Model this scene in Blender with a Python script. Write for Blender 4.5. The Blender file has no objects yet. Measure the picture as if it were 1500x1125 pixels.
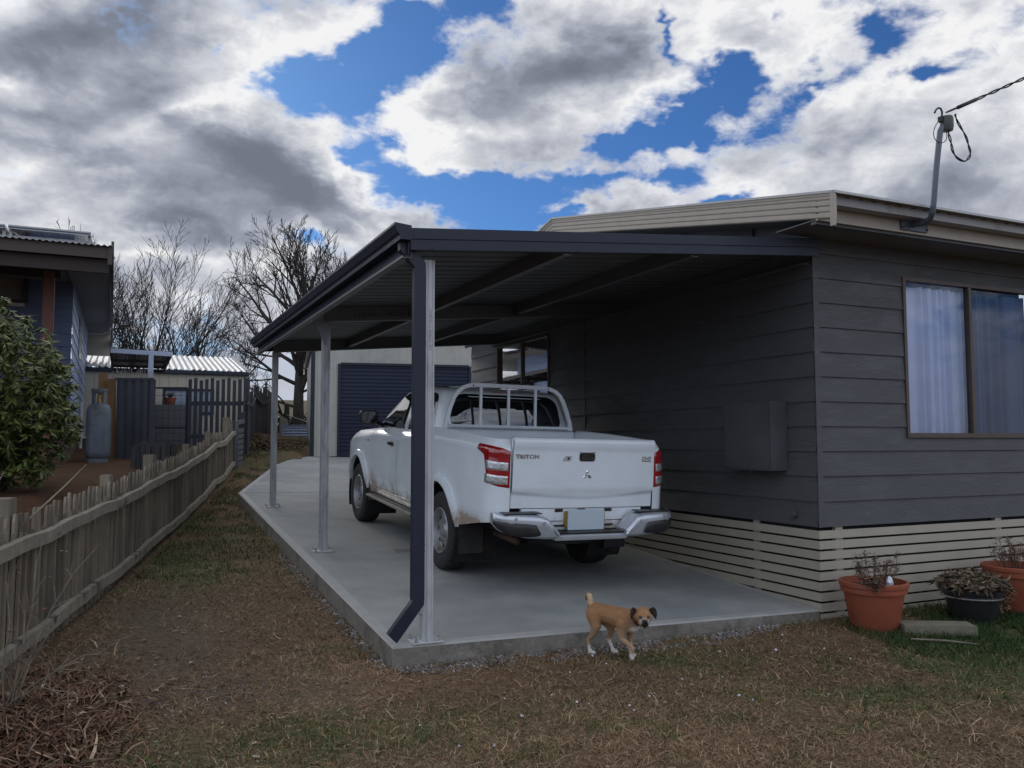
import bpy, bmesh, math, random
import numpy as np
from mathutils import Vector, Matrix, Euler, Quaternion
random.seed(7)
RNG = np.random.default_rng(11)
PI = math.pi
SC = bpy.context.scene
COL = SC.collection

# ------------------------------------------------------------------ camera
CAMZ = 1.52
YAW, PITCH, ROLL, FPX = 0.432029, 0.068891, 0.0013236, 1231.07
cam_d = bpy.data.cameras.new('camera'); cam = bpy.data.objects.new('camera', cam_d); COL.objects.link(cam)
cam_d.sensor_fit = 'HORIZONTAL'; cam_d.sensor_width = 36.0; cam_d.lens = FPX/1500*36.0
cam_d.clip_start = 0.05; cam_d.clip_end = 5000
_f = Vector((math.sin(YAW)*math.cos(PITCH), math.cos(YAW)*math.cos(PITCH), math.sin(PITCH)))
_r = Vector((math.cos(YAW), -math.sin(YAW), 0)); _d = -_r.cross(_f)
_r2 = _r*math.cos(ROLL)+_d*math.sin(ROLL); _d2 = -_r*math.sin(ROLL)+_d*math.cos(ROLL)
cam.matrix_world = Matrix(((_r2.x, -_d2.x, -_f.x, 0), (_r2.y, -_d2.y, -_f.y, 0), (_r2.z, -_d2.z, -_f.z, CAMZ), (0, 0, 0, 1)))
SC.camera = cam

# ------------------------------------------------------------------ sun, exposure
SUN_AZ, SUN_EL = math.radians(-6), math.radians(24)
sd = bpy.data.lights.new('sun', 'SUN'); sun = bpy.data.objects.new('sun', sd); COL.objects.link(sun)
sd.energy = 0.5; sd.angle = math.radians(16); sd.color = (1.0, 0.95, 0.88)
_s = Vector((math.sin(SUN_AZ)*math.cos(SUN_EL), math.cos(SUN_AZ)*math.cos(SUN_EL), math.sin(SUN_EL)))
sun.rotation_euler = _s.to_track_quat('Z', 'Y').to_euler()
SC.view_settings.view_transform = 'Standard'; SC.view_settings.look = 'None'
SC.view_settings.exposure = 0.0; SC.view_settings.gamma = 1.0
SC.cycles.use_denoising = True
SC.cycles.max_bounces = 8

# ------------------------------------------------------------------ sky with broken cloud
W = bpy.data.worlds.new('World'); SC.world = W; W.use_nodes = True
NT = W.node_tree; NT.nodes.clear()
class NB:
    """tiny node builder"""
    def __init__(s, nt): s.nt = nt
    def n(s, t, **k):
        x = s.nt.nodes.new(t)
        for a, b in k.items(): setattr(x, a, b)
        return x
    def put(s, sock, v):
        if isinstance(v, (int, float)): sock.default_value = v
        elif isinstance(v, (tuple, list)): sock.default_value = v
        else: s.nt.links.new(v, sock)
    def m(s, op, a, b=0.0, c=None, clamp=False):
        x = s.n('ShaderNodeMath', operation=op); x.use_clamp = clamp
        s.put(x.inputs[0], a); s.put(x.inputs[1], b)
        if c is not None: s.put(x.inputs[2], c)
        return x.outputs[0]
    def vm(s, op, a, b):
        x = s.n('ShaderNodeVectorMath', operation=op); s.put(x.inputs[0], a); s.put(x.inputs[1], b)
        return x.outputs['Value'] if op == 'DOT_PRODUCT' else x.outputs['Vector']
    def mr(s, v, a, b, c=0.0, d=1.0, smooth=False):
        x = s.n('ShaderNodeMapRange'); x.interpolation_type = 'SMOOTHSTEP' if smooth else 'LINEAR'
        s.put(x.inputs[0], v)
        for i, q in enumerate((a, b, c, d)): s.put(x.inputs[i+1], q)
        return x.outputs[0]
    def noise(s, vec, scale, detail=4, rough=.55, dist=0.0, out='Fac'):
        x = s.n('ShaderNodeTexNoise')
        if vec is not None: s.nt.links.new(vec, x.inputs['Vector'])
        x.inputs['Scale'].default_value = scale; x.inputs['Detail'].default_value = detail
        x.inputs['Roughness'].default_value = rough; x.inputs['Distortion'].default_value = dist
        return x.outputs[out]
    def mix(s, f, a, b, blend='MIX'):
        x = s.n('ShaderNodeMix', data_type='RGBA', blend_type=blend)
        s.put(x.inputs[0], f)
        for i, q in ((6, a), (7, b)):
            if isinstance(q, (tuple, list)) and len(q) == 3: q = (*q, 1)
            s.put(x.inputs[i], q)
        return x.outputs[2]
def build_sky():
    b = NB(NT)
    tc = b.n('ShaderNodeTexCoord'); dvec = tc.outputs['Generated']
    sky = b.n('ShaderNodeTexSky', sky_type='NISHITA'); sky.sun_disc = False
    sky.sun_elevation = SUN_EL; sky.sun_rotation = SUN_AZ; sky.altitude = 600; sky.air_density = 1.0; sky.dust_density = 0.6; sky.ozone_density = 2.0
    fwd = (math.sin(YAW), math.cos(YAW), 0); rgt = (math.cos(YAW), -math.sin(YAW), 0)
    df = b.vm('DOT_PRODUCT', dvec, fwd); dr = b.vm('DOT_PRODUCT', dvec, rgt)
    sep = b.n('ShaderNodeSeparateXYZ'); NT.links.new(dvec, sep.inputs[0]); dz = sep.outputs['Z']
    den = b.m('MAXIMUM', df, 0.2)
    # warped coordinates so the banks get ragged edges
    st = b.vm('MULTIPLY', dvec, (1, 1, 1.7))
    wn = b.noise(st, 5.0, 5, .62, 0, 'Color')
    wv = b.vm('SUBTRACT', wn, (0.5, 0.5, 0.5))
    ws = b.n('ShaderNodeSeparateXYZ'); NT.links.new(wv, ws.inputs[0])
    A = b.m('MULTIPLY_ADD', ws.outputs['X'], 0.24, b.m('DIVIDE', dr, den))
    B = b.m('MULTIPLY_ADD', ws.outputs['Y'], 0.17, b.m('DIVIDE', dz, den))
    def ab(u, v):
        X = (u-750)/FPX; Y = (v-562.5)/FPX; k = math.cos(PITCH)+Y*math.sin(PITCH)
        return X/k, (math.sin(PITCH)-Y*math.cos(PITCH))/k
    cmb = b.n('ShaderNodeCombineXYZ'); NT.links.new(A, cmb.inputs[0]); NT.links.new(B, cmb.inputs[1]); AB = cmb.outputs[0]
    def blob(u, v, ru, rv, ang=0.0):
        a0, b0 = ab(u, v); K = 2.1
        mp = b.n('ShaderNodeMapping', vector_type='TEXTURE'); NT.links.new(AB, mp.inputs[0])
        mp.inputs['Location'].default_value = (a0, b0, 0); mp.inputs['Rotation'].default_value = (0, 0, math.radians(ang)); mp.inputs['Scale'].default_value = (ru*K/FPX, rv*K/FPX, 1)
        g = b.n('ShaderNodeTexGradient', gradient_type='QUADRATIC_SPHERE'); NT.links.new(mp.outputs[0], g.inputs[0])
        return g.outputs['Fac']
    def summed(lst):
        t = None
        for w, *g in lst:
            t = b.m('MULTIPLY_ADD', blob(*g), w*(0.74 if w < 0 else 1.25), 0.0 if t is None else t)
        return t
    # holes of blue (-) and banks (+): weight, u, v, ru, rv, angle
    cov_l = [(-2.0, 470, 118, 80, 30, 5), (-2.0, 560, 85, 70, 40, 55), (-1.6, 610, 30, 45, 45, 30), (-1.4, 705, 10, 45, 18, 0),
             (-2.4, 650, 268, 120, 50, -30), (-1.8, 545, 205, 60, 40, -35), (-1.8, 745, 300, 90, 40, 8), (-1.4, 820, 315, 70, 20, 10),
             (-1.7, 905, 225, 75, 22, 20), (-1.7, 1000, 160, 70, 26, 38), (-1.6, 1075, 90, 55, 34, 45), (-1.4, 1000, 45, 18, 45, 0),
             (-1.7, 885, 268, 75, 20, 5), (-1.2, 975, 205, 50, 14, 15), (-1.2, 1190, 115, 70, 16, 25), (-1.5, 1275, 45, 50, 24, 35), (-1.2, 1360, 105, 45, 13, 0),
             (-1.4, 1030, 290, 50, 12, 10), (-2.0, 470, 350, 90, 24, -8), (-1.2, 325, 55, 24, 10, 0), (-1.0, 1160, 35, 30, 20, 20), (-0.9, 1240, 205, 22, 16, 0),
             (-0.7, 420, 250, 20, 12, 0),
             (1.5, 800, 130, 170, 62, 18), (0.9, 790, 230, 120, 28, 0), (1.5, 190, 230, 330, 130, -15), (1.4, 480, 280, 130, 34, -28), (0.9, 1280, 205, 200, 50, 8), (0.7, 1120, 40, 50, 40, 0), (1.1, 420, 50, 110, 36, 0), (0.8, 870, 300, 80, 10, 5), (0.6, 960, 25, 20, 30, 0), (1.0, 1400, 300, 200, 70, 0)]
    shade_l = [(1.35, 130, 50, 260, 70, 12), (1.0, 110, 250, 220, 45, -8), (1.5, 430, 255, 190, 36, -24), (1.6, 850, 85, 120, 62, 18), (0.8, 700, 120, 80, 40, 20),
               (0.9, 930, 60, 70, 40, 0), (0.6, 60, 185, 120, 18, 0), (0.5, 1240, 200, 200, 40, 8), (0.8, 250, 440, 170, 60, 0), (0.9, 300, 330, 180, 22, 0), (0.45, 1350, 290, 180, 50, 0), (0.4, 1130, 60, 60, 30, 0),
               (-1.2, 290, 165, 210, 24, 24), (-1.3, 20, 125, 50, 20, 0), (-1.2, 450, 60, 100, 40, 0), (-0.9, 590, 170, 60, 34, 20), (-1.1, 560, 325, 90, 13, -28), (-0.8, 230, 375, 230, 16, 0), (-0.8, 700, 205, 100, 26, -15), (-0.6, 1200, 130, 150, 16, 15), (-0.7, 520, 10, 90, 14, 0)]
    front = b.mr(df, 0.2, 0.45)
    n1 = b.noise(st, 4.0, 9, .58, 0.25)
    nf = b.noise(b.vm('ADD', st, (1.7, 4.1, 2.3)), 17.0, 6, .62, 0.3)
    n2 = b.noise(b.vm('ADD', st, (3.1, 7.7, 1.3)), 6.0, 6, .54, 0.2)
    cov = b.m('ADD', b.m('MULTIPLY', b.m('SUBTRACT', n1, 0.5), 3.4), 0.50)
    cov = b.m('ADD', cov, b.m('MULTIPLY', b.m('SUBTRACT', nf, 0.5), 1.9))
    cov = b.m('ADD', cov, b.m('MULTIPLY', summed(cov_l), front))
    mask = b.mr(cov, -0.22, 0.50, 0, 1, True)
    th = b.m('ADD', b.m('MULTIPLY', b.m('SUBTRACT', n2, 0.5), 2.6), b.mr(cov, 0.1, 1.6, -0.05, 0.50))
    th = b.m('ADD', th, b.m('MULTIPLY', b.m('SUBTRACT', nf, 0.5), 0.55))
    th = b.m('ADD', th, b.m('MULTIPLY', summed(shade_l), b.m('MULTIPLY', front, 0.68)))
    grey = b.mr(th, -0.02, 1.58, 0, 1, False)
    ramp = b.n('ShaderNodeValToRGB'); NT.links.new(grey, ramp.inputs[0])
    e = ramp.color_ramp.elements
    e[0].position = 0; e[0].color = (.90, .90, .91, 1); e[1].position = 1; e[1].color = (.170, .188, .235, 1)
    x = e.new(.20); x.color = (.62, .64, .69, 1); x = e.new(.50); x.color = (.34, .365, .44, 1); x = e.new(.75); x.color = (.215, .235, .29, 1)
    cl = b.mix(1.0, ramp.outputs[0], (1/0.1, 1/0.1, 1/0.1), 'MULTIPLY')
    # cloud behind the camera is lit from the front and brighter
    back = b.m('MULTIPLY', b.mr(df, -0.2, 0.55, 1.40, 1.0), b.mr(dz, 0.5, 0.8, 1.0, 1.0))
    vs = b.n('ShaderNodeVectorMath', operation='SCALE'); NT.links.new(cl, vs.inputs[0]); NT.links.new(back, vs.inputs['Scale'])
    # blue of the clear patches, paler low down
    blue = b.mix(1.0, sky.outputs[0], (0.28, 0.52, 0.86), 'MULTIPLY')
    tint = b.mix(b.mr(df, -0.1, 0.5), (0.93, 1.0, 1.12), (1, 1, 1))
    out = b.mix(mask, blue, b.mix(1.0, vs.outputs[0], tint, 'MULTIPLY'))
    # pale band close to the horizon
    hz = b.mr(dz, 0.02, 0.16, 0.85, 0.0, True)
    out = b.mix(hz, out, (5.2, 5.5, 6.4))
    bg = b.n('ShaderNodeBackground'); NT.links.new(out, bg.inputs[0]); bg.inputs[1].default_value = 0.1
    o = b.n('ShaderNodeOutputWorld'); NT.links.new(bg.outputs[0], o.inputs[0])
build_sky()
W.cycles.sampling_method = 'MANUAL'; W.cycles.sample_map_resolution = 256

# ------------------------------------------------------------------ helpers
MATS = {}
def mat(name, col, rough=.6, metal=0.0, var=.12, vscale=8.0, bump=0.0, bscale=60.0, spec=.5, stretch=None, coat=0.0, col2=None, c2scale=1.2, c2lo=.5, c2hi=.65, coords='POS', c2det=6, island=0.0):
    if name in MATS: return MATS[name]
    m = bpy.data.materials.new(name); m.use_nodes = True; nt = m.node_tree; nt.nodes.clear(); b = NB(nt)
    p = b.n('ShaderNodeBsdfPrincipled'); o = b.n('ShaderNodeOutputMaterial'); nt.links.new(p.outputs[0], o.inputs[0])
    if coords == 'POS': vec = b.n('ShaderNodeNewGeometry').outputs['Position']
    else: vec = b.n('ShaderNodeTexCoord').outputs['Object']
    if stretch: vec = b.vm('MULTIPLY', vec, stretch)
    n = b.noise(vec, vscale, 6, .6)
    f = b.mr(n, .3, .7, 1-var, 1+var)
    if island: f = b.m('MULTIPLY', f, b.mr(b.n('ShaderNodeNewGeometry').outputs['Random Per Island'], 0, 1, 1-island, 1+island))
    c = (*col, 1)
    if col2 is not None:
        n3 = b.noise(vec, c2scale, c2det, .65)
        c = b.mix(b.mr(n3, c2lo, c2hi, 0, 1, True), col, col2)
    vs = b.n('ShaderNodeVectorMath', operation='SCALE'); b.put(vs.inputs[0], c if not isinstance(c, tuple) else c[:3]); nt.links.new(f, vs.inputs['Scale'])
    nt.links.new(vs.outputs[0], p.inputs['Base Color'])
    p.inputs['Roughness'].default_value = rough; p.inputs['Metallic'].default_value = metal
    p.inputs['Specular IOR Level'].default_value = spec; p.inputs['Coat Weight'].default_value = coat
    if rough > .15 and rough < .95:
        nt.links.new(b.mr(n, .3, .7, max(0, rough-.08), min(1, rough+.08)), p.inputs['Roughness'])
    if bump > 0:
        bn = b.n('ShaderNodeBump'); bn.inputs['Strength'].default_value = min(1, bump); bn.inputs['Distance'].default_value = .01
        nt.links.new(b.noise(vec, bscale, 5, .6), bn.inputs['Height']); nt.links.new(bn.outputs[0], p.inputs['Normal'])
    MATS[name] = m; return m
def attr_mat(name, rough=.9, spec=.2, bump=0.0, bscale=40, sub=0.0, fine=None):
    """colour read from the mesh attribute Col"""
    m = bpy.data.materials.new(name); m.use_nodes = True; nt = m.node_tree; nt.nodes.clear(); b = NB(nt)
    p = b.n('ShaderNodeBsdfPrincipled'); o = b.n('ShaderNodeOutputMaterial'); nt.links.new(p.outputs[0], o.inputs[0])
    a = b.n('ShaderNodeAttribute'); a.attribute_name = 'Col'; c = a.outputs['Color']
    pos = b.n('ShaderNodeNewGeometry').outputs['Position']
    if fine:
        n = b.noise(pos, fine, 8, .7); f = b.mr(n, .25, .75, .45, 1.6)
        vs = b.n('ShaderNodeVectorMath', operation='SCALE'); nt.links.new(c, vs.inputs[0]); nt.links.new(f, vs.inputs['Scale']); c = vs.outputs[0]
    nt.links.new(c, p.inputs['Base Color'])
    p.inputs['Roughness'].default_value = rough; p.inputs['Specular IOR Level'].default_value = spec
    if bump > 0:
        bn = b.n('ShaderNodeBump'); bn.inputs['Strength'].default_value = bump; bn.inputs['Distance'].default_value = .02
        nt.links.new(b.noise(pos, bscale, 8, .65), bn.inputs['Height']); nt.links.new(bn.outputs[0], p.inputs['Normal'])
    MATS[name] = m; return m

class MB:
    """collects shapes; build() links them as ONE mesh object"""
    def __init__(s): s.v = []; s.f = []; s.mi = []; s.cur = 0
    def add(s, vs, fs):
        k = len(s.v); s.v += [tuple(v) for v in vs]; s.f += [tuple(i+k for i in f) for f in fs]; s.mi += [s.cur]*len(fs); return s
    def box(s, x0, x1, y0, y1, z0, z1):
        v = [(x0, y0, z0), (x1, y0, z0), (x1, y1, z0), (x0, y1, z0), (x0, y0, z1), (x1, y0, z1), (x1, y1, z1), (x0, y1, z1)]
        return s.add(v, [(0, 3, 2, 1), (4, 5, 6, 7), (0, 1, 5, 4), (1, 2, 6, 5), (2, 3, 7, 6), (3, 0, 4, 7)])
    def bar(s, a, b, w, h, up=(0, 0, 1)):
        """rectangular bar from a to b; w across, h along up"""
        a = Vector(a); b = Vector(b); d = (b-a).normalized(); u = Vector(up); r = d.cross(u)
        if r.length < 1e-4: r = d.cross(Vector((1, 0, 0)))
        r.normalize(); u = r.cross(d).normalized()
        vs = [p+r*(i*w/2)+u*(j*h/2) for p in (a, b) for i, j in ((-1, -1), (1, -1), (1, 1), (-1, 1))]
        return s.add(vs, [(0, 1, 2, 3), (7, 6, 5, 4), (0, 4, 5, 1), (1, 5, 6, 2), (2, 6, 7, 3), (3, 7, 4, 0)])
    def tube(s, pts, rad, n=8, cap=True, flat=None):
        pts = [Vector(p) for p in pts]; m = len(pts)
        if not hasattr(rad, '__len__'): rad = [rad]*m
        vs = []; pu = None
        for i, p in enumerate(pts):
            d = (pts[min(i+1, m-1)]-pts[max(i-1, 0)]).normalized()
            if pu is None:
                pu = Vector((0, 0, 1)) if abs(d.z) < .9 else Vector((1, 0, 0))
            r = d.cross(pu)
            if r.length < 1e-5: r = d.cross(Vector((0, 1, 0)))
            r.normalize(); u = r.cross(d).normalized(); pu = u
            for k in range(n):
                t = 2*PI*k/n; vs.append(p+(r*math.cos(t)+u*math.sin(t))*rad[i])
        fs = [(i*n+k, i*n+(k+1) % n, (i+1)*n+(k+1) % n, (i+1)*n+k) for i in range(m-1) for k in range(n)]
        if cap: fs += [tuple(range(n))[::-1], tuple((m-1)*n+k for k in range(n))]
        return s.add(vs, fs)
    def prof(s, pts2, o, ax, ay, az, length, cap=True):
        """extrude the 2D profile pts2 (in ax,ay) along az by length from o"""
        o, ax, ay, az = map(Vector, (o, ax, ay, az)); n = len(pts2)
        vs = [o+ax*p[0]+ay*p[1] for p in pts2]+[o+ax*p[0]+ay*p[1]+az*length for p in pts2]
        fs = [(i, (i+1) % n, (i+1) % n+n, i+n) for i in range(n)]
        if cap: fs += [tuple(range(n))[::-1], tuple(range(n, 2*n))]
        return s.add(vs, fs)
    def lathe(s, prof, c=(0, 0, 0), axis='z', n=40, cap=False, rf=None):
        c = Vector(c); vs = []
        for j, (r, h) in enumerate(prof):
            for k in range(n):
                t = 2*PI*k/n; rr = r*(rf(j, k, n) if rf else 1)
                if axis == 'z': q = (rr*math.cos(t), rr*math.sin(t), h)
                elif axis == 'x': q = (h, rr*math.cos(t), rr*math.sin(t))
                else: q = (rr*math.cos(t), h, rr*math.sin(t))
                vs.append(c+Vector(q))
        m = len(prof)
        fs = [(j*n+k, j*n+(k+1) % n, (j+1)*n+(k+1) % n, (j+1)*n+k) for j in range(m-1) for k in range(n)]
        if cap: fs += [tuple(range(n))[::-1], tuple((m-1)*n+k for k in range(n))]
        return s.add(vs, fs)
    def grid(s, P):
        """P[i][j] points"""
        a = len(P); c = len(P[0]); vs = [p for r in P for p in r]
        return s.add(vs, [(i*c+j, i*c+j+1, (i+1)*c+j+1, (i+1)*c+j) for i in range(a-1) for j in range(c-1)])
    def build(s, name, m, parent=None, smooth=False, bevel=0.0, weld=False, sub=0, solid=0.0, angle=None):
        me = bpy.data.meshes.new(name); me.from_pydata(s.v, [], s.f); me.validate()
        ms = m if isinstance(m, (list, tuple)) else [m]
        for q in ms: me.materials.append(q)
        if len(ms) > 1 and len(s.mi) == len(me.polygons): me.polygons.foreach_set('material_index', s.mi)
        bm = bmesh.new(); bm.from_mesh(me)
        if weld: bmesh.ops.remove_doubles(bm, verts=bm.verts, dist=1e-4)
        bmesh.ops.recalc_face_normals(bm, faces=bm.faces)
        if bevel > 0:
            es = [e for e in bm.edges if len(e.link_faces) == 2 and e.calc_face_angle(0) > .5]
            bmesh.ops.bevel(bm, geom=es, offset=bevel, segments=2, affect='EDGES', clamp_overlap=True)
        bm.to_mesh(me); bm.free()
        o = bpy.data.objects.new(name, me); COL.objects.link(o)
        if parent: o.parent = parent
        if smooth or bevel > 0 or angle:
            me.polygons.foreach_set('use_smooth', [True]*len(me.polygons))
            if not smooth or angle: me.set_sharp_from_angle(angle=math.radians(angle or 35))
        if solid:
            q = o.modifiers.new('s', 'SOLIDIFY'); q.thickness = abs(solid); q.offset = -1 if solid > 0 else 1
        if sub:
            q = o.modifiers.new('u', 'SUBSURF'); q.levels = sub; q.render_levels = sub
        me.update(); return o
def np_mesh(name, V, F, m, col=None, parent=None, smooth=False):
    """V (N,3), F (M,k) arrays; col (N,3) point colours"""
    V = np.asarray(V, dtype=np.float32); F = np.asarray(F, dtype=np.int32); k = F.shape[1]
    me = bpy.data.meshes.new(name); me.vertices.add(len(V)); me.vertices.foreach_set('co', V.ravel())
    me.loops.add(F.size); me.loops.foreach_set('vertex_index', F.ravel())
    me.polygons.add(len(F)); me.polygons.foreach_set('loop_start', np.arange(0, F.size, k, dtype=np.int32))
    if smooth: me.polygons.foreach_set('use_smooth', np.ones(len(F), dtype=bool))
    me.update(calc_edges=True); me.materials.append(m)
    if col is not None:
        a = me.color_attributes.new('Col', 'FLOAT_COLOR', 'POINT')
        c = np.ones((len(V), 4), dtype=np.float32); c[:, :3] = col; a.data.foreach_set('color', c.ravel())
    o = bpy.data.objects.new(name, me); COL.objects.link(o)
    if parent: o.parent = parent
    return o
def tag(o, label=None, cat=None, group=None, kind=None):
    if label: o['label'] = label
    if cat: o['category'] = cat
    if group: o['group'] = group
    if kind: o['kind'] = kind
    return o
def empty(name, loc=(0, 0, 0), rot=(0, 0, 0)):
    o = bpy.data.objects.new(name, None); COL.objects.link(o); o.location = loc; o.rotation_euler = rot; o.empty_display_size = .2; return o
def copy_tree(o, parent=None):
    c = o.copy(); COL.objects.link(c)
    if parent: c.parent = parent
    for ch in list(o.children): copy_tree(ch, c)
    return c
def text_mb(txt, size, mt, parent, loc, rot, name='lettering', depth=.002, space=1.0, shear=0.0, xs=1.0, offset=0.0):
    cu = bpy.data.curves.new(name, 'FONT'); cu.body = txt; cu.size = size; cu.extrude = depth; cu.align_x = 'CENTER'; cu.align_y = 'CENTER'
    cu.space_character = space; cu.shear = shear; cu.offset = offset
    t = bpy.data.objects.new(name+'_c', cu); COL.objects.link(t)
    dg = bpy.context.evaluated_depsgraph_get(); dg.update()
    me = bpy.data.meshes.new_from_object(t.evaluated_get(dg)); me.name = name
    bpy.data.objects.remove(t); me.materials.clear(); me.materials.append(mt)
    o = bpy.data.objects.new(name, me); COL.objects.link(o); o.parent = parent; o.location = loc; o.rotation_euler = rot; o.scale = (xs, 1, 1)
    return o
def vnoise(x, y, seed=0, oct=4, rough=.5):
    """fractal value noise 0..1 on arrays"""
    x = np.asarray(x, float); y = np.asarray(y, float); out = np.zeros(np.broadcast(x, y).shape); amp = 1; tot = 0
    for o in range(oct):
        xi = np.floor(x).astype(np.int64); yi = np.floor(y).astype(np.int64); fx = x-xi; fy = y-yi
        fx = fx*fx*(3-2*fx); fy = fy*fy*(3-2*fy)
        def h(a, b):
            v = (a*374761393+b*668265263+(seed+o*17)*974711) & 0x7fffffff
            v = ((v ^ (v >> 13))*1274126177) & 0x7fffffff
            return ((v ^ (v >> 16)) & 0xffff)/65535.0
        out += amp*((h(xi, yi)*(1-fx)+h(xi+1, yi)*fx)*(1-fy)+(h(xi, yi+1)*(1-fx)+h(xi+1, yi+1)*fx)*fy)
        tot += amp; amp *= rough; x = x*2.03+5.1; y = y*2.03+9.7
    return out/tot
def sstep(x, a, b):
    t = np.clip((x-a)/(b-a), 0, 1); return t*t*(3-2*t)
HX, HY = 5.392, 5.459          # the near corner of the grey house
def slabz(x, y): return .103+.07*(y-HY)-.018*(x-HX)
# ------------------------------------------------------------------ materials
M_CONC = mat('concrete', (.275, .28, .262), .8, var=.13, vscale=2.1, bump=.25, bscale=90, col2=(.215, .225, .222), c2scale=.8, c2lo=.42, c2hi=.62)
M_CONCE = mat('concrete_edge', (.195, .18, .155), .9, var=.25, vscale=14, bump=.8, bscale=45, col2=(.12, .105, .09), c2scale=3)
M_SIDING = mat('siding_paint', (.062, .065, .070), .55, var=.16, vscale=2.2, stretch=None)
def siding_mat(name, col, axis, rough=.55):
    m = bpy.data.materials.new(name); m.use_nodes = True; nt = m.node_tree; nt.nodes.clear(); b = NB(nt)
    p = b.n('ShaderNodeBsdfPrincipled'); o = b.n('ShaderNodeOutputMaterial'); nt.links.new(p.outputs[0], o.inputs[0])
    pos = b.n('ShaderNodeNewGeometry').outputs['Position']
    s = (1.2, 1.2, 14.0)
    g = b.noise(b.vm('MULTIPLY', pos, s), 3.0, 3, .6, 1.8)
    w = b.m('SINE', b.m('MULTIPLY', g, 55.0))
    n = b.noise(b.vm('MULTIPLY', pos, (1, 1, 2.5)), 2.4, 6, .6)
    n2 = b.noise(b.vm('MULTIPLY', pos, (3, 3, 60)), 2.0, 3, .5)
    f = b.m('ADD', b.m('ADD', b.mr(n, .3, .7, .88, 1.12), b.m('MULTIPLY', b.m('SUBTRACT', n2, .5), .16)), b.m('MULTIPLY', w, .025))
    vs = b.n('ShaderNodeVectorMath', operation='SCALE'); vs.inputs[0].default_value = col; nt.links.new(f, vs.inputs['Scale'])
    # small white nicks in the paint
    v = b.n('ShaderNodeTexVoronoi'); v.inputs['Scale'].default_value = 2.3; nt.links.new(pos, v.inputs['Vector'])
    nick = b.mr(v.outputs['Distance'], 0.008, 0.014, 1, 0)
    c = b.mix(nick, vs.outputs[0], (.4, .42, .44))
    nt.links.new(c, p.inputs['Base Color']); p.inputs['Roughness'].default_value = rough
    bn = b.n('ShaderNodeBump'); bn.inputs['Strength'].default_value = .5; bn.inputs['Distance'].default_value = .004
    nt.links.new(b.m('ADD', b.m('MULTIPLY', w, b.mr(n, .4, .65, .1, 1)), b.m('MULTIPLY', n2, 1.2)), bn.inputs['Height'])
    nt.links.new(bn.outputs[0], p.inputs['Normal'])
    MATS[name] = m; return m
M_SIDE = siding_mat('weatherboard_paint', (.084, .087, .091), 'y')
M_CREAM = mat('cream_paint', (.37, .335, .27), .6, var=.07, vscale=3, bump=.15, bscale=25)
M_FASC = mat('fascia_paint', (.36, .32, .265), .55, var=.10, vscale=5, bump=.1, col2=(.20, .16, .12), c2scale=2.2, c2lo=.60, c2hi=.78)
M_GUT = mat('gutter_paint', (.25, .245, .24), .45, var=.08, vscale=5, col2=(.17, .155, .14), c2scale=3, c2lo=.55, c2hi=.75)
M_SOFF = mat('soffit', (.13, .13, .135), .8, var=.08)
M_ROOF = mat('roof_sheet', (.38, .38, .37), .45, metal=.4, var=.1)
M_NAVY = mat('deep_ocean_steel', (.019, .024, .041), .42, metal=0.0, var=.10, vscale=6, spec=.3)
M_NAVYD = mat('roller_door_steel', (.019, .024, .048), .42, var=.10, vscale=4, spec=.3)
M_GALV = mat('galvanised_steel', (.36, .37, .38), .45, metal=.35, var=.16, vscale=22, bump=.05, col2=(.25, .26, .27), c2scale=9, stretch=(1, 1, .25))
M_GALVD = mat('galvanised_steel_shaded', (.15, .158, .163), .5, metal=.4, var=.10, vscale=12)  # darker copy of the galvanised steel: under-roof shade put in its colour
M_DARK = mat('dark_void', (.01, .01, .011), .9, var=0)
M_BLACK = mat('black_plastic', (.018, .018, .02), .45, var=.15, vscale=20)
M_WOODF = mat('window_timber', (.075, .052, .040), .5, var=.2, vscale=10, stretch=(1, 1, .3))
M_SHEDW = mat('shed_cream_steel', (.40, .39, .34), .5, var=.06, vscale=3, col2=(.33, .325, .29), c2scale=.8)
M_INK = mat('printed_ink', (.02, .02, .022), .7, var=0)
def glass_mat(name, tint=(.75, .8, .85), refl=.10, rough=.02):
    m = bpy.data.materials.new(name); m.use_nodes = True; nt = m.node_tree; nt.nodes.clear(); b = NB(nt)
    tr = b.n('ShaderNodeBsdfTransparent'); tr.inputs[0].default_value = (*tint, 1)
    gl = b.n('ShaderNodeBsdfGlossy'); gl.inputs['Roughness'].default_value = rough; gl.inputs[0].default_value = (.95, .97, 1, 1)
    fr = b.n('ShaderNodeFresnel'); fr.inputs[0].default_value = 1.5
    f = b.m('ADD', b.m('MULTIPLY', fr.outputs[0], 1.0), refl, clamp=True)
    mx = b.n('ShaderNodeMixShader'); nt.links.new(f, mx.inputs[0]); nt.links.new(tr.outputs[0], mx.inputs[1]); nt.links.new(gl.outputs[0], mx.inputs[2])
    o = b.n('ShaderNodeOutputMaterial'); nt.links.new(mx.outputs[0], o.inputs[0]); MATS[name] = m; return m
M_GLASS = glass_mat('window_glass', (.84, .89, .96), .03)
M_GLASS2 = glass_mat('screened_glass', (.55, .60, .70), .0)

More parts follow.
